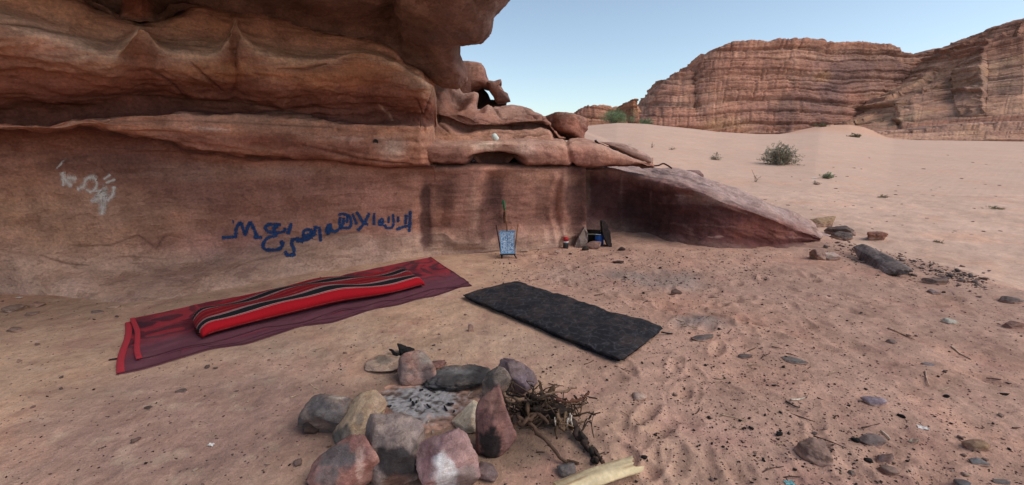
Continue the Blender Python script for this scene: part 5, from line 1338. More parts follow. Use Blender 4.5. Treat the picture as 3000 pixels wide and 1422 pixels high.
RIGHT_STONES = [  # box, label, colA, colB, options
 ((1960, 2032, 889, 919), 'flat grey green slab lying alone on the sand right of the dark quilt', (110, 110, 106), (98, 98, 96), dict(dr=.6)),
 ((2163, 2230, 987, 1030), 'shiny purple grey angular stone standing proud of the sand', (128, 112, 122), (156, 146, 156), dict(dr=.6, facets=12)),
 ((2154, 2226, 1076, 1128), 'thin curved grey slab set in the sand below the purple stone', (126, 112, 108), (112, 100, 98), dict(dr=.7, shear=(.3, 0))),
 ((2193, 2256, 1124, 1166), 'long dark red brown stone touching the thin curved slab', (96, 72, 68), (120, 100, 98), dict(dr=.5)),
 ((2208, 2264, 1158, 1194), 'dull brown slab just below the long dark red stone', (122, 100, 88), (110, 92, 84), dict(dr=.7)),
 ((2000, 2102, 1092, 1182), 'broad dusty flagstone almost buried in the sand at the bottom', (132, 106, 94), (122, 100, 92), dict(dr=.9, sink=.30)),
 ((2418, 2488, 1094, 1138), 'tan wedge of sandstone near the lower edge', (136, 108, 82), (152, 120, 94), dict(dr=.6, facets=12)),
 ((2430, 2488, 1144, 1172), 'narrow blue grey sliver of slate', (112, 112, 112), (98, 100, 102), dict(dr=.5)),
 ((2394, 2448, 1195, 1230), 'dark grey slab cut by the bottom edge of the view', (88, 88, 90), (78, 78, 80), dict(dr=.6)),
 ((2490, 2540, 1192, 1217), 'thin grey chip beside the dark grey slab at the bottom', (104, 100, 98), (92, 90, 90), dict(dr=.5)),
 ((2280, 2311, 1088, 1116), 'small two toned cream and brown stone', (192, 176, 152), (118, 96, 86), dict(dr=.6)),
 ((2313, 2357, 907, 926), 'lens shaped blue grey pebble in open sand', (104, 102, 110), (116, 110, 112), dict(dr=.5)),
 ((2128, 2152, 1171, 1196), 'grey black lump of clinker below the buried flagstone', (74, 68, 66), (98, 88, 84), dict(dr=.8)),
 ((2366, 2414, 794, 818), 'pale greenish flat stone in open sand', (180, 176, 160), (166, 162, 150), dict(dr=.6)),
 ((2517, 2582, 794, 830), 'rounded brown stone at the edge of the view', (136, 102, 90), (120, 90, 82), dict(dr=.5)),
 ((2506, 2580, 734, 764), 'layered grey slate slab at the edge of the view', (118, 108, 104), (88, 82, 82), dict(dr=.6)),
 ((2324, 2384, 690, 718), 'long dark stone half sunk near the camp rim', (100, 82, 78), (116, 98, 92), dict(dr=.5)),
 ((2406, 2428, 696, 709), 'small round grey pebble next to the long dark rim stone', (118, 106, 104), (104, 92, 92), dict(dr=.7)),
 ((2329, 2364, 722, 744), 'purple streaked cobble below the long dark rim stone', (112, 96, 98), (132, 114, 112), dict(dr=.7)),
 ((1854, 1891, 882, 902), 'dark jagged stone between the quilt and the grey green slab', (86, 78, 76), (70, 64, 64), dict(dr=.6, facets=12)),
 ((2226, 2258, 852, 870), 'dusty dark stone almost level with the sand', (112, 94, 88), (96, 84, 80), dict(dr=.8, sink=.3)),
 ((1686, 1713, 720, 742), 'small dark brown stone casting a shadow behind the quilt', (78, 60, 56), (64, 50, 48), dict(dr=.8)),
 ((1590, 1626, 983, 1012), 'pale angular stone on the sand right of the brushwood', (176, 148, 132), (190, 164, 148), dict(dr=.8, facets=12)),
 ((1177, 1194, 811, 840), 'small upright pinkish stone between rug and fire ring', (172, 138, 122), (158, 126, 112), dict(dr=.6)),
 ((2025, 2094, 536, 577), 'pale tan rock at the tip of the dark sloping rock', (168, 140, 110), (128, 98, 78), dict(dr=.6, rough=.13, facets=11)),
 ((2073, 2150, 560, 598), 'black topped rock behind its grey neighbour by the rock tip', (78, 68, 66), (92, 80, 78), dict(dr=.6, rough=.15, facets=11)),
 ((2088, 2144, 574, 607), 'dark grey rock in front of the black topped one', (94, 86, 84), (116, 106, 102), dict(dr=.6, rough=.15, facets=11)),
 ((2166, 2222, 574, 609), 'lone knobbly red brown rock on the pale sand', (136, 88, 72), (112, 70, 60), dict(dr=.7, rough=.16)),
 ((2036, 2084, 614, 659), 'dark ended rounded rock at the foot of the sloping rock', (118, 92, 86), (146, 118, 108), dict(dr=.7, shear=(-.3, 0))),
 ((2066, 2118, 628, 658), 'pale weathered rock against the dark ended one', (188, 164, 150), (162, 136, 124), dict(dr=.6)),
 ((2140, 2172, 622, 640), 'small red brown splinter at the top end of the split slab', (108, 78, 70), (92, 68, 62), dict(dr=.5)),
 ((1395, 1412, 628, 640), 'small pale stone by the foot of the wall left of the jar', (168, 140, 124), (156, 126, 112), dict(dr=.8)),
 ((1303, 1332, 625, 637), 'flat pale stone to the right of the fiddle', (172, 146, 130), (160, 132, 118), dict(dr=.7)),
 ((1738, 1800, 838, 862), 'splintered dark grey stone near the corner of the quilt', (92, 84, 82), (112, 100, 96), dict(dr=.5, facets=12)),
 ((16, 60, 762, 790), 'grey brown cobble in the rubble at the foot of the wall, leftmost', (124, 104, 92), (104, 86, 78), dict(dr=.8)),
 ((64, 92, 778, 796), 'dark cobble beside the leftmost cobble of the rubble', (98, 80, 72), (84, 70, 64), dict(dr=.8)),
 ((80, 112, 756, 774), 'pinkish cobble behind the two other rubble cobbles', (150, 118, 102), (134, 106, 94), dict(dr=.8)),
 ((232, 262, 776, 790), 'flat dark chip lying left of the rug', (96, 84, 78), (84, 74, 70), dict(dr=.6)),
 ((276, 300, 766, 778), 'rounded pale pebble at the foot of the wall above the rug', (164, 134, 116), (150, 122, 106), dict(dr=.8)),
 ((20, 56, 820, 838), 'dull brown flat stone at the left edge below the rubble', (110, 90, 80), (98, 82, 74), dict(dr=.6)),
 ((446, 474, 976, 990), 'dark flat chip below the rug', (84, 72, 68), (72, 62, 60), dict(dr=.6)),
 ((364, 386, 1020, 1032), 'small black pebble on the packed sand below the rug', (44, 40, 40), (54, 48, 48), dict(dr=.7)),
]
def build_slab(mats):
    a, b = ray_ground(2160, 642), ray_ground(2272, 702); L = np.linalg.norm(b - a) * 1.08
    V, Fq = rock_shape((L * .94, .28, .15), 91, facets=8, rough=.06, sub=5, edge=24.0, taper=.15)
    V[:, 2] += .10 * (V[:, 1] > .02) * (V[:, 1] - .02)
    th = math.atan2(b[1] - a[1], b[0] - a[0]); V = rot(V, .25, .05, 0); V = rot(V, 0, 0, th)
    c = (a + b) / 2 + np.array([0, .05, .055])
    n = fbm(V * np.array([3, 3, 3]), 4); col = mixc(np.broadcast_to(lin(134, 118, 112), V.shape).copy(), lin(96, 84, 82), sstep(-.1, .25, n))
    o = mesh_np('stone', V, Fq, mats['rockw'], None, col); o.location = tuple(c); tag(o, 'long split grey slab lying tilted on the camp rim', 'stone', 'loose stones on the sand')

def build_stones(mats):
    build_slab(mats)
    for i, (box, lab, a, b, o) in enumerate(RIGHT_STONES):
        kw = dict(dr=.7, facets=7, rough=.08, sink=.30, dust=.35, edge=50.0, cut=(.62, .95)); kw.update(o); kw['facets'] = kw['facets'] + 4
        if 1880 < box[0] and box[2] > 700: cx, cy = (box[0] + box[1]) / 2, (box[2] + box[3]) / 2; box = (cx + (box[0] - cx) * .78, cx + (box[1] - cx) * .78, cy + (box[2] - cy) * .82, cy + (box[3] - cy) * .9); kw['sink'] = max(kw['sink'], .36)
        tag(stone_px(box, seed=50 + i * 3, colA=a, colB=b, mat=mats['stone'], name='stone', hmin=.012, **kw), lab, 'stone', 'loose stones on the sand')
# ------------------------------------------------------------------ rug, mattresses
def sheet(name, cor, thick, z0, mat, nu=120, nv=44, wave=.006, seed=0, uvs=(2.6, 1.0), edge_wave=0.0, zfun=None):
    """a cloth sheet with thickness over four floor corners (front left, back left, back right, front right)"""
    fl, bl, br, fr = [np.asarray(c, float) for c in cor]
    u = np.linspace(0, 1, nu)[:, None, None]; v = np.linspace(0, 1, nv)[None, :, None]
    top = (fl * (1 - u) + fr * u) * (1 - v) + (bl * (1 - u) + br * u) * v
    U = np.broadcast_to(u[..., 0], (nu, nv)); Vv = np.broadcast_to(v[..., 0], (nu, nv))
    P = top.copy()
    ed = np.stack([U * 9 + seed, 0 * U, 0 * U + seed], -1)
    P[..., 1] += edge_wave * (1 - Vv) ** 2 * gnoise(ed * 1.0) + .5 * edge_wave * (Vv) ** 4 * gnoise(ed * .7 + 5)
    wv = wave * (fbm(P * 5 + seed, 3) + .8 * sstep(.45, .05, Vv) * gnoise(np.stack([U * 6, Vv * 14 + 1.5 * gnoise(np.stack([U * 5, Vv * 2, 0 * U], -1)), 0 * U + seed], -1)))
    P[..., 2] = z0 + thick + wv + (zfun(U, Vv) if zfun is not None else 0)
    B = P.copy(); B[..., 2] -= thick
    n = nu * nv
    V = np.concatenate([P.reshape(-1, 3), B.reshape(-1, 3)])
    f1 = grid_faces(nu, nv); f2 = f1[:, ::-1] + n
    idx = np.arange(n).reshape(nu, nv)
    rim = np.concatenate([idx[:, 0], idx[-1, 1:], idx[-2::-1, -1], idx[0, -2:0:-1]])
    r2 = np.roll(rim, -1)
    f3 = np.stack([rim, rim + n, r2 + n, r2], -1)[:, ::-1]
    uv = np.stack([U * uvs[0], Vv * uvs[1]], -1).reshape(-1, 2); uv = np.concatenate([uv, uv])
    o = mesh_np(name, V, np.concatenate([f1, f2, f3]), mat, uv=uv)
    return o, P

def build_rug(mats):
    fl, bl, br, fr = floor_pt(296, 944), floor_pt(321, 815), floor_pt(1086, 651), floor_pt(1187, 721)
    root = empty('folded_rug', tuple((fl + fr) / 2)); tag(root, 'folded dark red rug with black flower scrolls spread by the cliff wall', 'rug')
    parts = []
    o, P = sheet('lower_layer', (fl, bl, br, fr), .010, .004, mats['rug'], wave=.007, seed=1, edge_wave=.08); parts.append(o)
    f2, b2, r2, e2 = floor_pt(349, 912), floor_pt(341, 806), floor_pt(1084, 652), floor_pt(1180, 716)
    o, P2 = sheet('upper_layer', (f2, b2, r2, e2), .010, .020, mats['rug'], wave=.012, seed=5, edge_wave=.10); parts.append(o)
    mid0, mid1 = fl * .88 + fr * .12, fl * .1 + fr * .9
    o, _ = sheet('folded_edge', (mid0 + (bl - fl) * .03, mid0 + (bl - fl) * .32, mid1 + (br - fr) * .3, mid1 + (br - fr) * .03), .006, .013, mats['rug'], wave=.012, seed=9, edge_wave=.10, nv=24); parts.append(o)
    def strip(P, i0, wid, z):
        a, b = P[0, 0].copy(), P[0, -1].copy(); dx = (P[-1, 0] - P[0, 0]); dx /= np.linalg.norm(dx)
        n = 40; t = np.linspace(-.01, 1.0, n)[:, None]
        c = a * (1 - t) + b * t + dx * .010 * np.sin(t * 7 + z * 300) ; G = []
        for w, zz in ((-.006, -z), (-.007, .000), (0, .005), (wid, .005), (wid + .002, .0005)): G.append(c + dx * w + np.array([0, 0, zz]))
        G = np.array(G); G[..., 2] += np.interp(t[:, 0], np.linspace(0, 1, P.shape[1]), P[0, :, 2])[None, :] - c[None, :, 2]
        return mesh_np('red_binding', G.reshape(-1, 3), grid_faces(5, n), mats['binding'])
    parts.append(strip(P, 0, .036, .01)); parts.append(strip(P2, 0, .028, .012))
    reroot(root, parts)
    # bit of cord sticking out under the rug
    b = MB(); q = np.array([floor_pt(274, 906, .008), floor_pt(282, 904, .012), floor_pt(300, 902, .01)]); b.tube(q, .006, 6, lin(30, 26, 26)); tag(b.build('twig', mats['wood']), 'short black twig poking out from under the left end of the rug', 'twig')
    # striped mattress resting on the rug
    z0 = .034
    FL, FR = floor_pt(512, 858, z0), floor_pt(1066, 722, z0)
    ax = FR - FL; Ln = np.linalg.norm(ax); ax /= Ln; ay = np.array([-ax[1], ax[0], 0])
    Wd_, nu, nv = .60, 150, 56
    u = np.linspace(0, 1, nu); ph = np.linspace(0, 2 * math.pi, nv, endpoint=False)
    V = []; uv = []
    for i, t in enumerate(u):
        hgt = .165 - .024 * math.sin(t * 9.5 + .4) - .035 * sstep(.72, 1.0, t) - .012 * math.exp(-((t - .42) / .1) ** 2)
        end = 1 - max(0, (.06 - t) / .06) ** 3 * .45 - max(0, (t - .95) / .05) ** 3 * .55
        wid = Wd_ * (1 - .05 * math.sin(t * 3.14 * 2 + 1)) * (1 - .10 * max(0, (.04 - t) / .04) ** 2)
        off = .045 * math.sin(t * 5.2) + .012 * math.sin(t * 14)
        for p in ph:
            cx, cz = math.cos(p), math.sin(p)
            e = .62
            yy = -np.sign(cx) * abs(cx) ** .66 * .5
            zz = np.sign(cz) * abs(cz) ** .88 * .5
            y = (yy + .5) * wid + off; z = (zz + .5) * hgt * end
            if zz > 0: z += .016 * math.sin(t * 19 + yy * 9) * (1 - abs(yy) * 1.6) * (abs(yy) < .5)
            bulge = (.03 * math.sin(math.pi * (yy + .5))) * (1 if t > .5 else -1) * (max(0, abs(t - .5) - .44) / .06)
            V.append(FL + ax * (t * Ln + bulge) + ay * y + np.array([0, 0, z]))
            uv.append((t * 3.2, 0))
    V = np.array(V); G = V.reshape(nu, nv, 3)
    # stripe coordinate runs across the top from back (0) to front (1), folded over the sides
    per = []
    for j, p in enumerate(ph):
        cx = math.cos(p); cz = math.sin(p)
        yy = -np.sign(cx) * abs(cx) ** .66 * .5
        zz = np.sign(cz) * abs(cz) ** .88 * .5
        per.append((1 - (yy + .5)) * .86 + .0 if zz >= 0 else (.93 if yy < 0 else .0))
    UVa = np.zeros((nu, nv, 2)); UVa[..., 0] = (u * 3.2)[:, None]; UVa[..., 1] = np.array(per)[None, :]
    a = np.arange(nu * nv).reshape(nu, nv); a2 = np.concatenate([a, a[:, :1]], 1)
    Fq = np.stack([a2[:-1, :-1], a2[1:, :-1], a2[1:, 1:], a2[:-1, 1:]], -1).reshape(-1, 4)
    ce = [len(V), len(V) + 1]
    V2 = np.vstack([V, G[0].mean(0), G[-1].mean(0)])
    uvf = np.vstack([UVa.reshape(-1, 2), [0, .95], [3.2, .95]])
    capf = [[ce[0], (k + 1) % nv, k, k] for k in range(nv)]
    root = empty('striped_mattress', tuple((FL + FR) / 2)); tag(root, 'puffy red mattress with black and white stripes lying on the rug', 'mattress')
    mb_f = np.concatenate([Fq])
    o = mesh_np('mattress_body', V2, mb_f, mats['mattress'], uv=uvf); parts = [o]
    # end panels
    bm = bmesh.new(); bm.from_mesh(o.data); bmesh.ops.holes_fill(bm, edges=[e for e in bm.edges if e.is_boundary], sides=0); 
    loose = [v for v in bm.verts if not v.link_faces]; bmesh.ops.delete(bm, geom=loose, context='VERTS')
    bmesh.ops.recalc_face_normals(bm, faces=bm.faces); bm.to_mesh(o.data); bm.free()
    b = MB(); k = int(np.argmin(np.abs(ph - (2 * math.pi - .35)))) 
    for jj, nm in ((k, 'piping'),):
        b.tube(G[3:-3, jj] + np.array([0, 0, .004]) - ay * .006, 0.004, 6, lin(120, 40, 40)); parts.append(b.build(nm, mats['wood']))
    reroot(root, parts)

def build_quilt(mats):
    c = [floor_pt(1558, 919), floor_pt(1166, 752), floor_pt(1300, 718), floor_pt(1670, 834)]   # front, left, back, right corners
    root = empty('folded_quilt', tuple(sum(c) / 4)); tag(root, 'thick folded charcoal black quilt with a faint grey leaf pattern', 'quilt')
    nu, nv = 130, 60
    def layer(name, shrink, z0, th, seed, uvs):
        cen = sum(c) / 4
        q = [cen + (p - cen) * shrink for p in c]
        u = np.linspace(0, 1, nu); ph = np.linspace(0, 2 * math.pi, nv, endpoint=False)
        V = np.zeros((nu, nv, 3)); UV = np.zeros((nu, nv, 2))
        for i, t in enumerate(u):
            a = q[1] * (1 - t) + q[0] * t; b = q[2] * (1 - t) + q[3] * t        # long way: left -> front ; back -> right
            end = min(1, (min(t, 1 - t) / .03) ** .5) if 0 < t < 1 else .02; pin = .03 * max(0, 1 - min(t, 1 - t) / .06) ** 2
            for j, p in enumerate(ph):
                cx, cz = math.cos(p), math.sin(p)
                s = .5 - .5 * np.sign(cx) * abs(cx) ** .55; z = .5 + .5 * np.sign(cz) * abs(cz) ** 1.0 * end
                s2 = s + .045 * math.sin(t * 5 + .6) * s * (1 if name else 1) - .05 * math.exp(-((t - .22) / .1) ** 2) * (s ** 3)
                s2 = .5 + (s2 - .5) * (1 - 2 * pin)
                P = a * (1 - s2) + b * s2
                V[i, j] = P + np.array([0, 0, z0 + z * th]); UV[i, j] = (t * 2.0, s * .72)
        nz = fbm(V * np.array([4, 4, 0]) + seed, 3); n2 = fbm(V * np.array([13, 13, 0]) + seed, 3)
        up = (np.arange(nv) < nv / 2)[None, :]
        V[..., 2] += np.where(up, .028 * nz + .012 * n2 + .008, 0)
        V[..., :2] += (.042 * np.stack([nz, fbm(V * 3 + 9, 3)], -1)) 
        a = np.arange(nu * nv).reshape(nu, nv); a2 = np.concatenate([a, a[:, :1]], 1)
        Fq = np.stack([a2[:-1, :-1], a2[1:, :-1], a2[1:, 1:], a2[:-1, 1:]], -1).reshape(-1, 4)
        return mesh_np(name, V.reshape(-1, 3), Fq, mats['quilt'], uv=UV.reshape(-1, 2))
    parts = [layer('lower_fold', .985, .001, .022, 2, 0), layer('upper_fold', 1.02, .014, .046, 6, 0)]
    b = MB(); q = np.array([floor_pt(1664, 836, .03), floor_pt(1675, 838, .022), floor_pt(1690, 840, .008)]); b.tube(q, .007, 6, lin(26, 26, 30)); parts.append(b.build('tie_cord', mats['char']))
    reroot(root, parts)

# ------------------------------------------------------------------ fiddle, jar, kitchen corner, cup
def build_fiddle(mats):
    base = floor_pt(1277, 652); Y0 = base[1]
    root = empty('spike_fiddle', tuple(base)); tag(root, 'homemade bedouin fiddle with a blue and white patterned square body leaning on the wall', 'fiddle')
    parts = []
    def Q(x, y, dy=0.0):                    # points on the leaning plane of the instrument
        t = (652 - y) / 150.0
        return pt(x, y, Y0 + .16 * t + dy)
    def frame_bar(a, b, r, col, name):
        m = MB(); m.tube(np.array([a, (a + b) / 2 + np.array([.002, 0, 0]), b]), r, 8, col); parts.append(m.build(name, mats['wood']))
    wd, dk = lin(120, 84, 62), lin(46, 34, 32)
    frame_bar(Q(1248, 566), Q(1263, 655, .0), .0085, dk, 'side_rail'); frame_bar(Q(1304, 560), Q(1293, 640), .0085, wd, 'side_rail')
    frame_bar(Q(1292, 638), Q(1302, 656), .0095, dk, 'foot'); frame_bar(Q(1264, 640), Q(1262, 656), .007, dk, 'foot')
    frame_bar(Q(1258, 641, -.012), Q(1297, 640, -.012), .010, dk, 'bottom_rail')
    frame_bar(Q(1254, 584), Q(1296, 583), .008, wd, 'top_rail')
    # stretched patterned skin: a shallow box
    A = [Q(1255, 583, -.030), Q(1296, 582, -.030), Q(1296, 639, -.030), Q(1259, 640, -.030)]
    B = [p + np.array([0, .055, 0]) for p in A]
    nu, nv = 14, 18
    G = np.zeros((nu, nv, 3)); UV = np.zeros((nu, nv, 2))
    for i in range(nu):
        for j in range(nv):
            u, v = i / (nu - 1), j / (nv - 1)
            p = (A[0] * (1 - u) + A[1] * u) * (1 - v) + (A[3] * (1 - u) + A[2] * u) * v
            p = p + np.array([0, .010 * math.sin(math.pi * u) * math.sin(math.pi * v), 0]); p[0] += .008 * (u - .5) * 2 * -math.sin(math.pi * v)
            G[i, j] = p; UV[i, j] = (u, v)
    n = nu * nv; Bk = G + np.array([0, .05, 0])
    idx = np.arange(n).reshape(nu, nv); rim = np.concatenate([idx[:, 0], idx[-1, 1:], idx[-2::-1, -1], idx[0, -2:0:-1]]); r2 = np.roll(rim, -1)
    Fq = np.concatenate([grid_faces(nu, nv), grid_faces(nu, nv)[:, ::-1] + n, np.stack([r2, r2 + n, rim + n, rim], -1)])
    uv = UV.reshape(-1, 2)
    parts.append(mesh_np('patterned_skin', np.concatenate([G.reshape(-1, 3), Bk.reshape(-1, 3)]), Fq, mats['print'], uv=np.concatenate([uv, uv]), smooth=False))
    m = MB(); m.tube(np.array([Q(1277, 600), Q(1275, 570), Q(1272, 545), Q(1271, 528)]), [.011, .012, .014, .013], 9, lin(116, 80, 58)); neck = m.build('neck', mats['wood']); parts.append(neck)
    m = MB(); m.tube(np.array([Q(1268.5, 562, .004), Q(1267.5, 545, .004), Q(1268, 530, .004)]), [.006, .010, .008], 8, lin(34, 26, 26)); parts.append(m.build('dark_binding', mats['wood']))
    m = MB(); m.tube(np.array([Q(1269, 529), Q(1268, 520), Q(1267, 508), Q(1266, 503)]), [.013, .016, .017, .010], 10, lin(28, 92, 60)); parts.append(m.build('green_head', mats['cloth']))
    m = MB(); m.tube(np.array([Q(1272, 534, -.01), Q(1288, 560, -.012), Q(1300, 580, -.02)]), .0016, 5, lin(120, 100, 84)); parts.append(m.build('string', mats['wood']))
    m = MB(); m.tube(np.array([Q(1262, 533), Q(1280, 531)]), .005, 6, lin(150, 116, 96)); parts.append(m.build('tuning_peg', mats['wood']))
    reroot(root, parts)

def build_kitchen(mats):
    # jar with red lid
    b = floor_pt(1423, 626); root = empty('glass_jar', tuple(b)); tag(root, 'small dark jar with a bright red screw lid standing by the wall', 'jar')
    s = b[1] / 1060.0; r = 7.0 * s; h = 21 * s
    m = MB(); m.lathe([(0, 0), (r * .9, 0), (r, .01), (r, h * .84), (r * .86, h * .94), (r * .8, h)], Matrix.Translation(Vector(b)), 22, lin(38, 40, 44)); parts = [m.build('jar_body', mats['glass'])]
    m = MB(); m.lathe([(r * .84, h), (r * .96, h + .002), (r * .96, h + 7 * s), (r * .86, h + 8.5 * s), (0, h + 8.5 * s)], Matrix.Translation(Vector(b)), 22, lin(168, 28, 34)); parts.append(m.build('lid', mats['plastic']))
    m = MB(); m.lathe([(r * 1.01, h * .80), (r * 1.02, h * .90), (r * .93, h * .96)], Matrix.Translation(Vector(b)), 22, lin(190, 184, 184)); parts.append(m.build('label_band', mats['plastic']))
    reroot(root, parts)
    # upright dark plank
    def prism(name, poly, Y, dy, col, mat, lean=0.0, jit=.004, seed=0):
        rr = np.random.default_rng(seed)
        y0 = max(p[1] for p in poly)
        f = np.array([pt(x, y, Y + lean * (y0 - y) / 60.0) for x, y in poly]); 
        s = np.concatenate([[0], np.cumsum(np.linalg.norm(np.diff(np.vstack([f, f[:1]]), axis=0), axis=1))])
        q = lerp1(s, np.vstack([f, f[:1]]), np.linspace(0, s[-1], 41)[:-1]); q += rr.normal(size=q.shape) * jit
        k = np.array([0, dy, 0]); n = 40; mb = MB()
        V = np.vstack([q, q + k]); mb.add(V, [tuple(range(n)), tuple(range(2 * n - 1, n - 1, -1))] + [(i, i + n, (i + 1) % n + n, (i + 1) % n) for i in range(n)], col)
        return mb.build(name, mat, None, False, .006)
    Yk = floor_pt(1530, 622)[1]
    o = prism('plank', [(1514, 560), (1522, 557), (1530, 568), (1536, 590), (1540, 622), (1532, 624), (1520, 600), (1515, 582)], Yk, .16, lin(52, 42, 40), mats['wood'], .06, seed=1); tag(o, 'dark weathered board standing upright beside the blue can', 'board')
    Ys = floor_pt(1465, 624)[1]
    o = prism('leaning_slab', [(1446, 622), (1452, 606), (1462, 585), (1471, 572), (1476, 578), (1480, 596), (1478, 616), (1466, 622)], Ys, .14, lin(128, 110, 102), mats['rockw'], .10, seed=2); tag(o, 'grey streaked slab leaning left of the soot black pan', 'slab')
    tag(stone_px((1473, 1510, 604, 630), dr=.7, seed=77, colA=(154, 120, 106), colB=(138, 108, 98), mat=mats['stone'], name='stone', facets=9, rough=.05), 'blunt pinkish stone in front of the blue can', 'stone')
    # blue can
    b = floor_pt(1504, 617) ; s = b[1] / 1060.0
    root = empty('water_can', tuple(b)); tag(root, 'bright blue plastic can half hidden behind the pinkish stone', 'can')
    m = MB(); m.lathe([(0, 0), (10 * s, 0), (11 * s, .01), (11 * s, 24 * s), (8 * s, 28 * s), (4 * s, 29 * s)], Matrix.Translation(Vector(b) + Vector((.03, .05, 0))), 24, lin(30, 82, 158)); parts = [m.build('can_body', mats['plastic'])]
    m = MB(); m.lathe([(0, 32 * s), (4 * s, 32 * s), (4 * s, 28 * s)], Matrix.Translation(Vector(b) + Vector((.03, .05, 0))), 16, lin(24, 40, 70)); parts.append(m.build('screw_cap', mats['plastic']))
    reroot(root, parts)
    c = floor_pt(1490, 615) + np.array([0, .16, 0]); root = empty('cooking_pot', tuple(c)); tag(root, 'soot black cooking pot behind the pinkish stone and the blue can', 'pot')
    m = MB(); m.lathe([(0, 0), (15 * s, 0), (18 * s, 3 * s), (19 * s, 24 * s), (20 * s, 26 * s), (18.5 * s, 26 * s), (17.5 * s, 5 * s), (0, 3 * s)], Matrix.Translation(Vector(c)), 26, lin(24, 23, 24)); parts = [m.build('pot_body', mats['tin'])]
    m = MB(); m.tube(np.array([c + np.array([-20 * s, 0, 18 * s]), c + np.array([-23 * s, -.01, 19 * s]), c + np.array([-22 * s, -.02, 14 * s])]), .007, 6, lin(22, 21, 22)); parts.append(m.build('handle', mats['tin']))
    reroot(root, parts)
    # soot black pan lying on the can and slab
    c = pt(1494, 582, b[1] - .02)
    root = empty('frying_pan', tuple(c)); tag(root, 'soot black pan with a pale rim resting across the slab and the can', 'pan')
    M = Matrix.Translation(Vector(c)) @ Euler((R(-14), R(4), 0)).to_matrix().to_4x4()
    m = MB(); m.lathe([(0, -.035), (.085, -.035), (.115, .018), (.119, .020), (.111, .016), (.082, -.029), (0, -.029)], M, 28, lin(26, 25, 26)); parts = [m.build('pan_bowl', mats['tin'])]
    m = MB(); m.lathe([(.112, -.030), (.118, -.030), (.118, -.022), (.112, -.022)], M @ Matrix.Translation((0, -.01, -.028)), 28, lin(150, 146, 130)); parts.append(m.build('pale_rim', mats['tin']))
    m = MB(); p0 = M @ Vector((.11, -.02, .012)); p1 = M @ Vector((.175, -.04, .03)); m.tube(np.array([p0, (p0 + p1) / 2, p1]), .009, 8, lin(22, 21, 22)); parts.append(m.build('handle', mats['tin']))
    reroot(root, parts)
    for box, lab, a in (((1462, 1482, 618, 632), 'dark crumpled rag at the foot of the leaning slab', (66, 58, 52)), ((1553, 1573, 621, 632), 'small dark round stone right of the upright board', (70, 54, 50)), ((1540, 1572, 654, 666), 'dark flat stone on the sand below the upright board', (74, 56, 52))):
        nm = 'rag' if 'rag' in lab else 'stone'
        tag(stone_px(box, dr=.8, seed=len(lab), colA=a, colB=tuple(int(q * .8) for q in a), mat=mats['stone'], name=nm, rough=.14), lab, nm)
    # enamel cup on the ledge
    c = pt(1245, 350.5, 6.42); s = 6.3 / 1060
    root = empty('enamel_cup', tuple(c)); tag(root, 'pale green white enamel cup tipped over on the rock ledge', 'cup')
    M = Matrix.Translation(Vector(c) + Vector((0, 0, .030))) @ Euler((R(38), R(-32), 0)).to_matrix().to_4x4()
    m = MB(); m.lathe([(0, .055), (.020, .054), (.034, .044), (.042, .022), (.044, -.035), (.047, -.04), (.041, -.036), (.038, .02), (0, .045)], M, 24, lin(196, 206, 198)); parts = [m.build('cup_body', mats['plastic'])]
    m = MB(); m.lathe([(0, -.028), (.0405, -.028)], M, 24, lin(18, 18, 18)); parts.append(m.build('mouth_shade', mats['char']))  # black disc added as the shade inside the cup mouth
    reroot(root, parts)

def build_log(mats):
    rr = np.random.default_rng(3)
    a, b_ = floor_pt(1405, 1240, .05), floor_pt(1592, 1172, .055)
    root = empty('split_log', tuple((a + b_) / 2)); tag(root, 'pale barkless split log lying on the sand at the bottom of the view', 'log')
    n, k = 46, 26
    G = np.zeros((n, k, 3)); C = np.zeros((n, k, 3)); ax = (b_ - a) / np.linalg.norm(b_ - a); sd = np.cross(ax, [0, 0, 1]); 
    for i in range(n):
        t = i / (n - 1); c = a * (1 - t) + b_ * t + np.array([0, 0, .012 * math.sin(t * 3)])
        for j in range(k):
            p = 2 * math.pi * j / k
            r = .043 * (1 + .12 * math.sin(p * 2 + 1) + .10 * math.sin(p * 5 + t * 2) + .05 * math.sin(p * 11)) * (1 - .12 * t)
            e = .020 * math.sin(p * 3 + 1) * (t > .9) * (t - .9) / .1 + .012 * rr.normal() * (i == n - 1)
            G[i, j] = c + ax * e + r * (math.cos(p) * sd * 1.15 + math.sin(p) * np.array([0, 0, 1]) * .8)
            C[i, j] = lin(206, 184, 146) * (1 - .25 * max(0, math.sin(p * 5 + t * 3)) ** 3)
    gr = fbm(np.stack([G[..., 0] * 0 + (np.arange(n) * .05)[:, None], np.broadcast_to(np.arange(k)[None] * .9, (n, k)), 0 * G[..., 0]], -1), 3)
    C = mixc(C, lin(150, 120, 88), sstep(.1, .4, gr)); C = mixc(C, lin(224, 208, 176), .5 * sstep(-.1, -.4, gr))
    a_ = np.arange(n * k).reshape(n, k); a2 = np.concatenate([a_, a_[:, :1]], 1)
    Fq = np.stack([a2[:-1, :-1], a2[1:, :-1], a2[1:, 1:], a2[:-1, 1:]], -1).reshape(-1, 4)
    o = mesh_np('log_body', G.reshape(-1, 3), Fq, mats['palewood'], None, C.reshape(-1, 3)); parts = [o]
    # broken end
    cen = G[-1].mean(0) - ax * .012
    mb = MB(); mb.add(list(G[-1]) + [tuple(cen)], [(j, (j + 1) % k, k) for j in range(k)], lin(188, 160, 118)); parts.append(mb.build('broken_end', mats['palewood'], None, False))
    cen0 = G[0].mean(0); mb = MB(); mb.add(list(G[0]) + [tuple(cen0)], [((j + 1) % k, j, k) for j in range(k)], lin(188, 160, 118)); parts.append(mb.build('broken_end', mats['palewood'], None, False))
    reroot(root, parts)

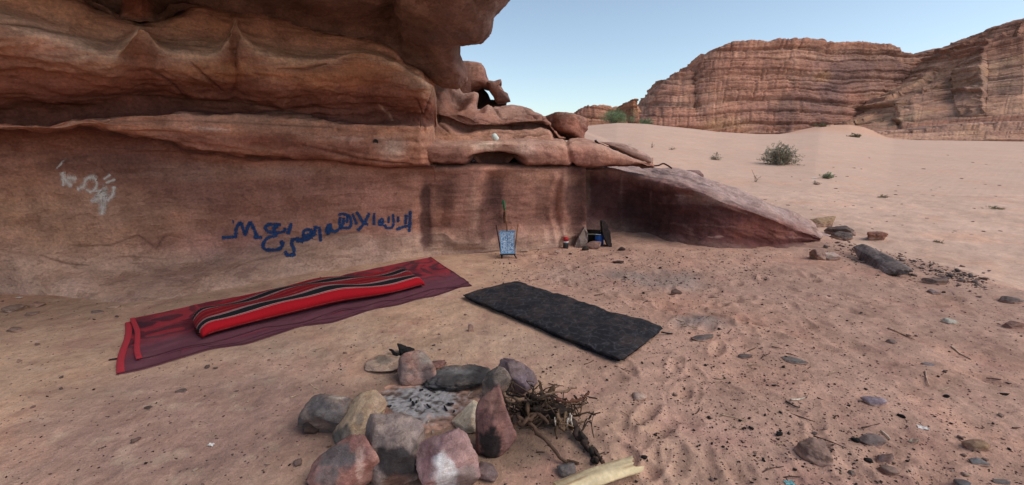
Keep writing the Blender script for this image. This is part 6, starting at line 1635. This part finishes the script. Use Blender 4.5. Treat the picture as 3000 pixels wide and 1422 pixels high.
# ------------------------------------------------------------------ plants
def leaf_mesh(pts, size, rr, cols):
    """one mesh of many small leaf blades at PTS"""
    n = len(pts); d = rr.normal(size=(n, 3)); d /= np.linalg.norm(d, axis=1)[:, None]
    e = np.cross(d, rr.normal(size=(n, 3))); e /= np.linalg.norm(e, axis=1)[:, None]
    s = size * rr.uniform(.6, 1.4, n)[:, None]
    V = np.stack([pts - d * s, pts + e * s * .22, pts + d * s, pts - e * s * .22], 1).reshape(-1, 3)
    Fq = np.arange(4 * n).reshape(n, 4)
    c = np.repeat(cols, 4, axis=0)
    return V, Fq, c

def shrub(name, px, py, w, h, label, mats, seed, nst=40, leaves=600, lcol=(118, 118, 92), scol=(132, 112, 92), cat='shrub', group=None, lsize=.03, rad=.010, droop=.25, up=.5):
    rr = np.random.default_rng(seed); g = ray_ground(px, py)
    root = empty(name, tuple(g)); tag(root, label, cat, group)
    stem = MB(); tips = []
    for k in range(nst):
        a = rr.uniform(0, 6.28); el = abs(rr.normal()) * .5 + up * rr.uniform(.1, 1)
        L = rr.uniform(.6, 1.1)
        d = np.array([math.cos(a) * math.cos(el), math.sin(a) * math.cos(el), math.sin(el)])
        e = d * np.array([w / 2, w / 2, h]) * L
        b0 = np.array([rr.normal() * w * .05, rr.normal() * w * .05, -.02])
        q = np.array([b0, b0 + e * .4 + rr.normal(size=3) * w * .03, b0 + e * .75 + rr.normal(size=3) * w * .045, b0 + e + np.array([0, 0, -droop * h * rr.random() * .4]) + rr.normal(size=3) * w * .03])
        q[:, 2] = np.maximum(q[:, 2], -.02 if 0 else 0.0)
        p = pchip(np.arange(4.), q, np.linspace(0, 3, 9))
        stem.tube(p, np.linspace(rad, rad * .3, 9), 4, lin(*scol) * rr.uniform(.7, 1.15), False); tips.append(p)
        for s_ in range(3):
            i = rr.integers(4, 9); o = p[i - 1]; dd = rr.normal(size=3) * np.array([w, w, h]) * .10 + e * .12
            t = np.array([o, o + dd * .5 + rr.normal(size=3) * .01, o + dd]); stem.tube(t, [rad * .4, rad * .3, rad * .2], 3, lin(*scol) * rr.uniform(.7, 1.15), False); tips.append(np.repeat(t, 3, 0))
    o = stem.build('stems', mats['wood'], root)
    if leaves:
        T = np.concatenate([t[3:] for t in tips]); pts = T[rr.integers(0, len(T), leaves)] + rr.normal(size=(leaves, 3)) * w * .022
        pts[:, 2] = np.maximum(pts[:, 2], .01)
        c = lin(*lcol) * rr.uniform(.55, 1.35, (leaves, 1)) * (1 + .12 * rr.normal(size=(leaves, 3)))
        V, Fq, cc = leaf_mesh(pts, lsize, rr, c); mesh_np('foliage', V, Fq, mats['leaf'], root, cc, False)
    return root

def tree(px, y0, y1, x0, x1, Y, label, mats, seed, n=9000, name='broom_tree', group=None):
    rr = np.random.default_rng(seed)
    b = pt(px, y1, Y); top = pt(px, y0, Y); H = top[2] - b[2]; Wt = (pt(x1, y1, Y) - pt(x0, y1, Y))[0]
    root = empty(name, tuple(b)); tag(root, label, 'tree', group)
    mb = MB(); ends = []
    for k in range(14):
        a = rr.uniform(0, 6.28); f = rr.uniform(.2, 1)
        e = np.array([math.cos(a) * Wt * .42 * f, math.sin(a) * Wt * .3 * f, H * rr.uniform(.55, .98) * (1 - .25 * f)])
        q = np.array([[0, 0, -.3], e * [.2, .2, .4], e * [.6, .6, .75], e]); q[0, :2] += rr.normal(size=2) * .15
        p = pchip(np.arange(4.), q, np.linspace(0, 3, 8)); mb.tube(p, np.linspace(.09, .02, 8), 6, lin(98, 82, 68)); ends.append(p[3:])
    mb.build('trunk', mats['wood'], root)
    E = np.concatenate(ends); cl = E[rr.integers(0, len(E), 90)] + rr.normal(size=(90, 3)) * [Wt * .17, Wt * .12, H * .10]
    pts = cl[rr.integers(0, 90, n)] + rr.normal(size=(n, 3)) * [Wt * .05, Wt * .05, H * .09]
    pts = pts[(pts[:, 2] > .05)]
    c = lin(128, 142, 108) * rr.uniform(.6, 1.3, (len(pts), 1)) * (1 + .1 * rr.normal(size=(len(pts), 3)))
    V, Fq, cc = leaf_mesh(pts, .12, rr, c); mesh_np('crown', V, Fq, mats['leaf'], root, cc, False)

def build_plants(mats):
    tree(1548, 276, 318, 1508, 1592, 97, 'wide green broom tree in front of the low rusty outcrop', mats, 3)
    tree(1624, 296, 320, 1608, 1642, 100, 'small green tree at the foot of the mesa beside the rock pillar', mats, 8, 3500)
    shrub('shrub', 1958, 414, 1.75, 1.05, 'big round grey green desert shrub on the dune', mats, 5, 90, 2600, (128, 130, 108), (150, 132, 114), lsize=.055, rad=.016, up=.75)
    shrub('shrub', 1800, 402, .62, .42, 'thin wind bent shrub on the dune left of the big one', mats, 7, 16, 200, (122, 124, 100), lsize=.04, rad=.012)
    shrub('shrub', 2082, 450, .52, .26, 'small pale green tuft on the dune below the big shrub', mats, 9, 34, 420, (140, 152, 118), lsize=.04, rad=.006, up=1.0)
    shrub('dry_twig', 1902, 458, .50, .50, 'lone leafless twig sticking up from the dune', mats, 11, 4, 0, cat='twig', rad=.012, up=1.0)
    shrub('shrub', 2052, 465, .30, .14, 'tiny greyish tuft just below the pale green tuft', mats, 13, 14, 90, (150, 142, 116), lsize=.03, rad=.005, up=.8)
    shrub('shrub', 2222, 498, .34, .10, 'flat pale tuft alone on the lower dune', mats, 15, 16, 130, (150, 138, 112), lsize=.03, rad=.005, up=.4)
    shrub('shrub', 2360, 612, .20, .07, 'low dusty tuft far out on the sand flat', mats, 19, 10, 60, (138, 122, 100), lsize=.02, rad=.004, up=.4)
    shrub('shrub', 2506, 526, .34, .10, 'dusty tuft near the edge of the view on the sand flat', mats, 17, 16, 130, (150, 138, 112), lsize=.03, rad=.005, up=.4)
    shrub('dry_twig', 1640, 372, .45, .45, 'short dry twig on the dune behind the ledge', mats, 21, 4, 0, cat='twig', rad=.012, up=.9)
    shrub('shrub', 1690, 376, .6, .2, 'sparse dry tuft on the dune beyond the ledge twig', mats, 23, 12, 60, (146, 130, 108), lsize=.03, rad=.006, up=.4)
    shrub('shrub', 2065, 319, 2.2, .8, 'dull bush on the sand fan below the mesa, upper one', mats, 25, 24, 500, (118, 112, 84), lsize=.14, rad=.03)
    shrub('shrub', 2150, 346, 1.2, .3, 'dull bush at the left end of the low rock shelf', mats, 27, 24, 500, (124, 112, 90), lsize=.14, rad=.03)

# ------------------------------------------------------------------ litter
def build_litter(mats):
    rr = np.random.default_rng(8)
    protos = []
    for k in range(6):
        V, Fq = rock_shape((1, rr.uniform(.55, .9), rr.uniform(.4, .7)), 200 + k, facets=6, rough=.15, sub=2)
        protos.append((V, Fq))
    def scatter(n, region, name, label, cat, group, cols, size, mat, zk=.2):
        meshes = []
        for (V, Fq) in protos:
            for c in cols:
                o = mesh_np(name, V, Fq, mat, None, np.broadcast_to(lin(*c), V.shape)); meshes.append(o.data); bpy.data.objects.remove(o)
        k = 0; out = []
        while k < n:
            x, y = region(rr); p = ray_ground(x, y)
            if p[1] > 16: continue
            if blocked(p): continue
            s = rr.uniform(*size) * (1 if rr.random() < .85 else 1.6) * (0.75 + .10 * p[1])
            o = bpy.data.objects.new(name, meshes[rr.integers(0, len(meshes))]); COL.objects.link(o)
            o.location = (p[0], p[1], p[2] + s * zk); o.scale = (s, s, s * rr.uniform(.6, 1)); o.rotation_euler = (rr.normal() * .25, rr.normal() * .25, rr.uniform(0, 6.28))
            tag(o, label, cat, group); k += 1; out.append(o)
        return out
    quad_rug = [floor_pt(290, 950), floor_pt(315, 805), floor_pt(1086, 645), floor_pt(1195, 722)]
    quad_q = [floor_pt(1560, 925), floor_pt(1160, 756), floor_pt(1300, 705), floor_pt(1690, 830)]
    def inside(p, q):
        s = [(q[(i + 1) % 4][0] - q[i][0]) * (p[1] - q[i][1]) - (q[(i + 1) % 4][1] - q[i][1]) * (p[0] - q[i][0]) for i in range(4)]
        return all(v > 0 for v in s) or all(v < 0 for v in s)
    def blocked(p): return inside(p, quad_rug) or inside(p, quad_q)
    def reg_right(r):
        while True:
            x, y = r.uniform(1290, 2576), r.uniform(640, 1221)
            if r.random() < (.25 + .75 * math.exp(-((x - 1750 - .9 * (y - 850)) / 330.0) ** 2)) and (y - 600) > (x - 2070) * .25: return x, y
    def reg_any(r):
        while True:
            x, y = r.uniform(0, 2576), r.uniform(690, 1221)
            if (y - 600) > (x - 2070) * .25 and y > 760 - .1 * x: return x, y
    def reg_rim(r):
        t = r.random(); return 2090 + t * 380 + r.normal() * 25, 598 + t * 100 + abs(r.normal()) * 22
    def reg_wall(r): return r.uniform(1240, 1950), r.uniform(628, 720)
    scatter(190, reg_right, 'charcoal_crumb', 'small black crumb of charcoal or dung on the trodden sand', 'charcoal crumb', 'black crumbs on the sand', ((34, 28, 27), (46, 36, 33)), (.011, .022), mats['char'])
    scatter(45, reg_any, 'charcoal_crumb', 'small black crumb of charcoal or dung on the trodden sand', 'charcoal crumb', 'black crumbs on the sand', ((34, 28, 27), (46, 36, 33)), (.010, .018), mats['char'])
    scatter(50, reg_wall, 'charcoal_crumb', 'small black crumb of charcoal or dung on the trodden sand', 'charcoal crumb', 'black crumbs on the sand', ((50, 38, 35), (60, 46, 42)), (.014, .028), mats['char'])
    scatter(85, reg_any, 'pebble', 'small plain brown or pale pebble on the sand', 'pebble', 'small pebbles on the sand', ((150, 122, 108), (124, 100, 92), (98, 82, 78), (176, 150, 132)), (.014, .034), mats['stone'])
    scatter(110, reg_rim, 'pebble', 'small grey chip in the rubble strip along the camp rim', 'pebble', 'rubble chips along the rim', ((136, 116, 106), (150, 126, 114), (104, 90, 86)), (.018, .048), mats['stone'])
    def reg_dune(r): return r.uniform(1700, 2576), r.uniform(385, 640)
    k = 0
    while k < 70:
        x, y = reg_dune(rr); p = ray_ground(x, y)
        if p[1] < 8.5 or p[1] > 55 or y < 420 + (2000 - x) * .35: continue
        V, Fq = protos[rr.integers(0, 6)]; s = rr.uniform(.05, .12) * (.5 + p[1] / 25.0)
        o = mesh_np('dune_stone', V * np.array([s, s * .8, s * .5]), Fq, mats['stone'], None, np.broadcast_to(lin(*[(120, 96, 84), (150, 124, 106), (96, 78, 70)][k % 3]), V.shape)); o.location = tuple(p); o.rotation_euler = (0, 0, rr.uniform(0, 6)); tag(o, 'small half buried stone far out on the pale dune', 'stone', 'small stones on the dune'); k += 1
    # larger black crumbs seen singly
    for (x, y), lab in (((2527, 987), 'fat black dung pellet near the edge of the view'), ((2379, 1000), 'fat black dung pellet in open sand above the tan wedge'), ((2266, 1049), 'elongated black pellet right of the purple stone'), ((2152, 1109), 'round black pellet at the left end of the thin curved slab'), ((2183, 1156), 'round black pellet below the thin curved slab'), ((1960, 1092), 'black pellet above the buried flagstone')):
        p = ray_ground(x, y); V, Fq = rock_shape((.042, .030, .022), int(x), facets=4, rough=.12, sub=3)
        o = mesh_np('dung_pellet', V, Fq, mats['char'], None, np.broadcast_to(lin(24, 21, 21), V.shape)); o.location = (p[0], p[1], p[2] + .007); o.rotation_euler = (0, 0, rr.uniform(-.6, .2)); tag(o, lab, 'dung pellet')
    # dry twigs
    for k in range(60):
        x, y = reg_right(rr) if k < 46 else reg_any(rr); p = ray_ground(x, y)
        if blocked(p): continue
        L = rr.uniform(.04, .15); th = rr.uniform(-.9, .9); d = np.array([math.cos(th), math.sin(th), rr.uniform(-.03, .10)]) * L / 2
        q = np.array([-d, rr.normal(size=3) * L * .06, d]); q[:, 2] += .006
        pale = rr.random() < .35
        b = MB(); b.tube(pchip(np.arange(3.), q, np.linspace(0, 2, 7)), np.linspace(.0042, .0022, 7), 5, lin(178, 152, 124) if pale else lin(74, 56, 48)); o = b.build('dry_twig', mats['wood'], None); o.location = tuple(p)
        tag(o, 'thin pale straw coloured twig on the sand' if pale else 'thin dark brown twig on the sand', 'twig', 'twigs scattered on the sand, pale' if pale else 'twigs scattered on the sand, dark')
    for q, r, c, lab in (([(2393, 871), (2418, 886), (2444, 905)], .007, (190, 164, 140), 'long pale stick in the sand near the blue grey pebble'), ([(2233, 826), (2265, 838), (2300, 857)], .006, (130, 104, 84), 'long tapering brown stick on the sand below the rim'), ([(2326, 942), (2330, 955), (2337, 972)], .006, (184, 152, 132), 'short hooked pale stick on the sand'), ([(1988, 1014), (2010, 1010), (2024, 1007)], .006, (196, 182, 166), 'bone pale stick lying across a dark twig'), ([(1976, 1014), (2000, 1026), (2012, 1030)], .006, (72, 60, 56), 'dark twig under the bone pale stick'), ([(2216, 1086), (2232, 1098), (2240, 1106)], .006, (190, 170, 148), 'pale splinter beside the thin curved slab'), ([(1560, 1040), (1600, 1062), (1630, 1100)], .003, (150, 120, 96), 'long dry grass stalk on the sand right of the brushwood')):
        P = np.array([ray_ground(*s) + np.array([0, 0, .008]) for s in q]); b = MB(); b.tube(pchip(np.arange(float(len(P))), P, np.linspace(0, len(P) - 1, 12)), np.linspace(r, r * .6, 12), 6, lin(*c)); tag(b.build('stick', mats['wood']), lab, 'stick')
    # bits of rubbish
    def scrap(name, x, y, s, col, lab, cat, seed, mat):
        r2 = np.random.default_rng(seed); p = ray_ground(x, y); n = 9
        G = np.zeros((n, n, 3)); 
        for i in range(n):
            for j in range(n): G[i, j] = ((i / (n - 1) - .5) * s, (j / (n - 1) - .5) * s * .6, .008 + .010 * gnoise(np.array([i * .5, j * .5, seed * 1.3])))
        G2 = G + np.array([0, 0, -.0025]); V = np.concatenate([G.reshape(-1, 3), G2.reshape(-1, 3)]); f = grid_faces(n, n); idx = np.arange(n * n).reshape(n, n)
        rim = np.concatenate([idx[:, 0], idx[-1, 1:], idx[-2::-1, -1], idx[0, -2:0:-1]]); rn = np.roll(rim, -1)
        o = mesh_np(name, V, np.concatenate([f, f[:, ::-1] + n * n, np.stack([rn, rn + n * n, rim + n * n, rim], -1)]), mat, None, np.broadcast_to(lin(*col), V.shape)); o.location = tuple(p); o.rotation_euler = (0, 0, r2.uniform(-.6, .6)); tag(o, lab, cat)
    scrap('plastic_scrap', 1986, 1217, .045, (96, 148, 152), 'turquoise plastic scrap at the bottom edge of the sand', 'plastic scrap', 1, mats['plastic'])
    scrap('paper_scrap', 530, 1115, .035, (226, 220, 214), 'tiny white paper scrap on the packed sand below the rug', 'paper scrap', 2, mats['plastic'])
    scrap('paper_scrap', 2322, 1078, .05, (214, 206, 200), 'crumpled whitish paper scrap beside the two toned stone', 'paper scrap', 3, mats['plastic'])
    scrap('paper_scrap', 1585, 365, .35, (226, 218, 210), 'white scrap lying far up the dune behind the ledge', 'paper scrap', 4, mats['plastic'])
    scrap('paper_scrap', 2050, 449, .36, (214, 202, 194), 'pale scrap on the dune beside the pale green tuft', 'paper scrap', 5, mats['plastic'])
    scrap('paper_scrap', 48, 752, .05, (206, 200, 196), 'small white scrap in the rubble at the foot of the wall', 'paper scrap', 6, mats['plastic'])
    # loose grit nobody could count
    n = 5200; X, Y, S = [], [], []
    while len(X) < n:
        k = rr.random()
        x, y = reg_right(rr) if k < .5 else reg_any(rr) if k < .74 else reg_rim(rr) if k < .84 else reg_wall(rr)
        p = floor_pt(x, y)
        if p[1] > 9.5 or blocked(p): continue
        X.append(p[0]); Y.append(p[1]); S.append(rr.uniform(.0025, .0075) * (.6 + .2 * p[1]) * (1.4 if k >= .74 and k < .84 else 1))
    X, Y, S = map(np.array, (X, Y, S)); Z = ground_z(X, Y)
    tet = np.array([[1, .1, -.3], [-.6, .8, -.35], [-.5, -.9, -.3], [.05, .0, .55], [.3, .5, .3]]); tf = np.array([[0, 4, 3], [4, 1, 3], [1, 2, 3], [2, 0, 3], [0, 1, 4], [0, 2, 1]])
    ang = rr.uniform(0, 6.28, n); ca, sa = np.cos(ang), np.sin(ang); st = rr.uniform(.7, 2.2, n)
    q = tet[None] * np.stack([st, 1 + 0 * st, .8 + 0 * st], -1)[:, None, :]; qx = q[..., 0] * ca[:, None] - q[..., 1] * sa[:, None]; qy = q[..., 0] * sa[:, None] + q[..., 1] * ca[:, None]
    V = np.stack([qx, qy, q[..., 2]], -1) * S[:, None, None] + np.stack([X, Y, Z + S * .2], -1)[:, None, :]
    Fq = (tf[None] + (np.arange(n) * 5)[:, None, None]).reshape(-1, 3)
    pal = np.array([lin(40, 33, 31), lin(58, 46, 42), lin(88, 70, 64), lin(150, 126, 112), lin(108, 86, 76)]); c = pal[rr.choice(5, n, p=(.34, .26, .2, .08, .12))]
    o = mesh_np('grit', V.reshape(-1, 3), Fq, mats['stone'], None, np.repeat(c, 5, 0), False); tag(o, 'fine dark grit and chips strewn over the trodden sand', kind='stuff')

def make_mats():
    M = {}
    M['rock'] = mat_rock('boulder_stone', 1.6, 5.0, .4, .02, 1.0)
    M['fire'] = mat_rock('hearth_rock', 5.0, 1.6, .42, .010, 1.0, .15)
    M['stone'] = mat_rock('loose_stone', 9.0, 2.2, .35, .006, 1.0, .1)
    M['rockw'] = mat_rock('streaked_stone', 4.0, .6, .5, .01, 1.0, .5)
    M['char'] = mat_col('charred', .85, 60, .35, .006)
    M['ash'] = mat_col('ash_bed', .98, 55, .25, .010)
    M['wood'] = mat_col('dry_wood', .9, 90, .35, .004)
    M['palewood'] = mat_col('pale_wood', .8, 45, .16, .004, (1, 1, 1))
    M['cloth'] = mat_col('cloth', .95, 120, .2, .002)
    M['glass'] = mat_col('dark_glass', .25, 20, .1, .0, spec=.5); M['plastic'] = mat_col('plastic', .45, 30, .12, .001, spec=.4); M['tin'] = mat_col('sooty_tin', .55, 50, .35, .002, spec=.4)
    M['binding'] = mat_flat('red_binding_cloth', lin(160, 44, 54), .95, 160, .25, .002)
    M['mattress'] = mat_mattress(); M['rug'] = mat_rug('rug_pile'); M['quilt'] = mat_blackquilt(); M['print'] = mat_pattern_cloth()
    t = NT('leaf'); c = attr(t); t.b.inputs['Specular IOR Level'].default_value = .15; M['leaf'] = t.out(c, .8)
    return M
SUN_EL, SUN_AZ, SUN_STR, SUN_ANG = 48.0, 110.0, 1.3, 45.0
SKY_STR, SKY_SAT, EXPO = 0.108, 0.85, 0.72
SKY_TINT = (1.0, 1.03, 0.98)
build_light()
build_ground()
CLIFF, WALLBV = build_cliff()
build_far()
MATS = make_mats()
build_perched(MATS)
build_fire(MATS)
build_brush(MATS)
build_stones(MATS)
build_rug(MATS)
build_quilt(MATS)
build_fiddle(MATS)
build_kitchen(MATS)
build_log(MATS)
build_plants(MATS)
build_litter(MATS)
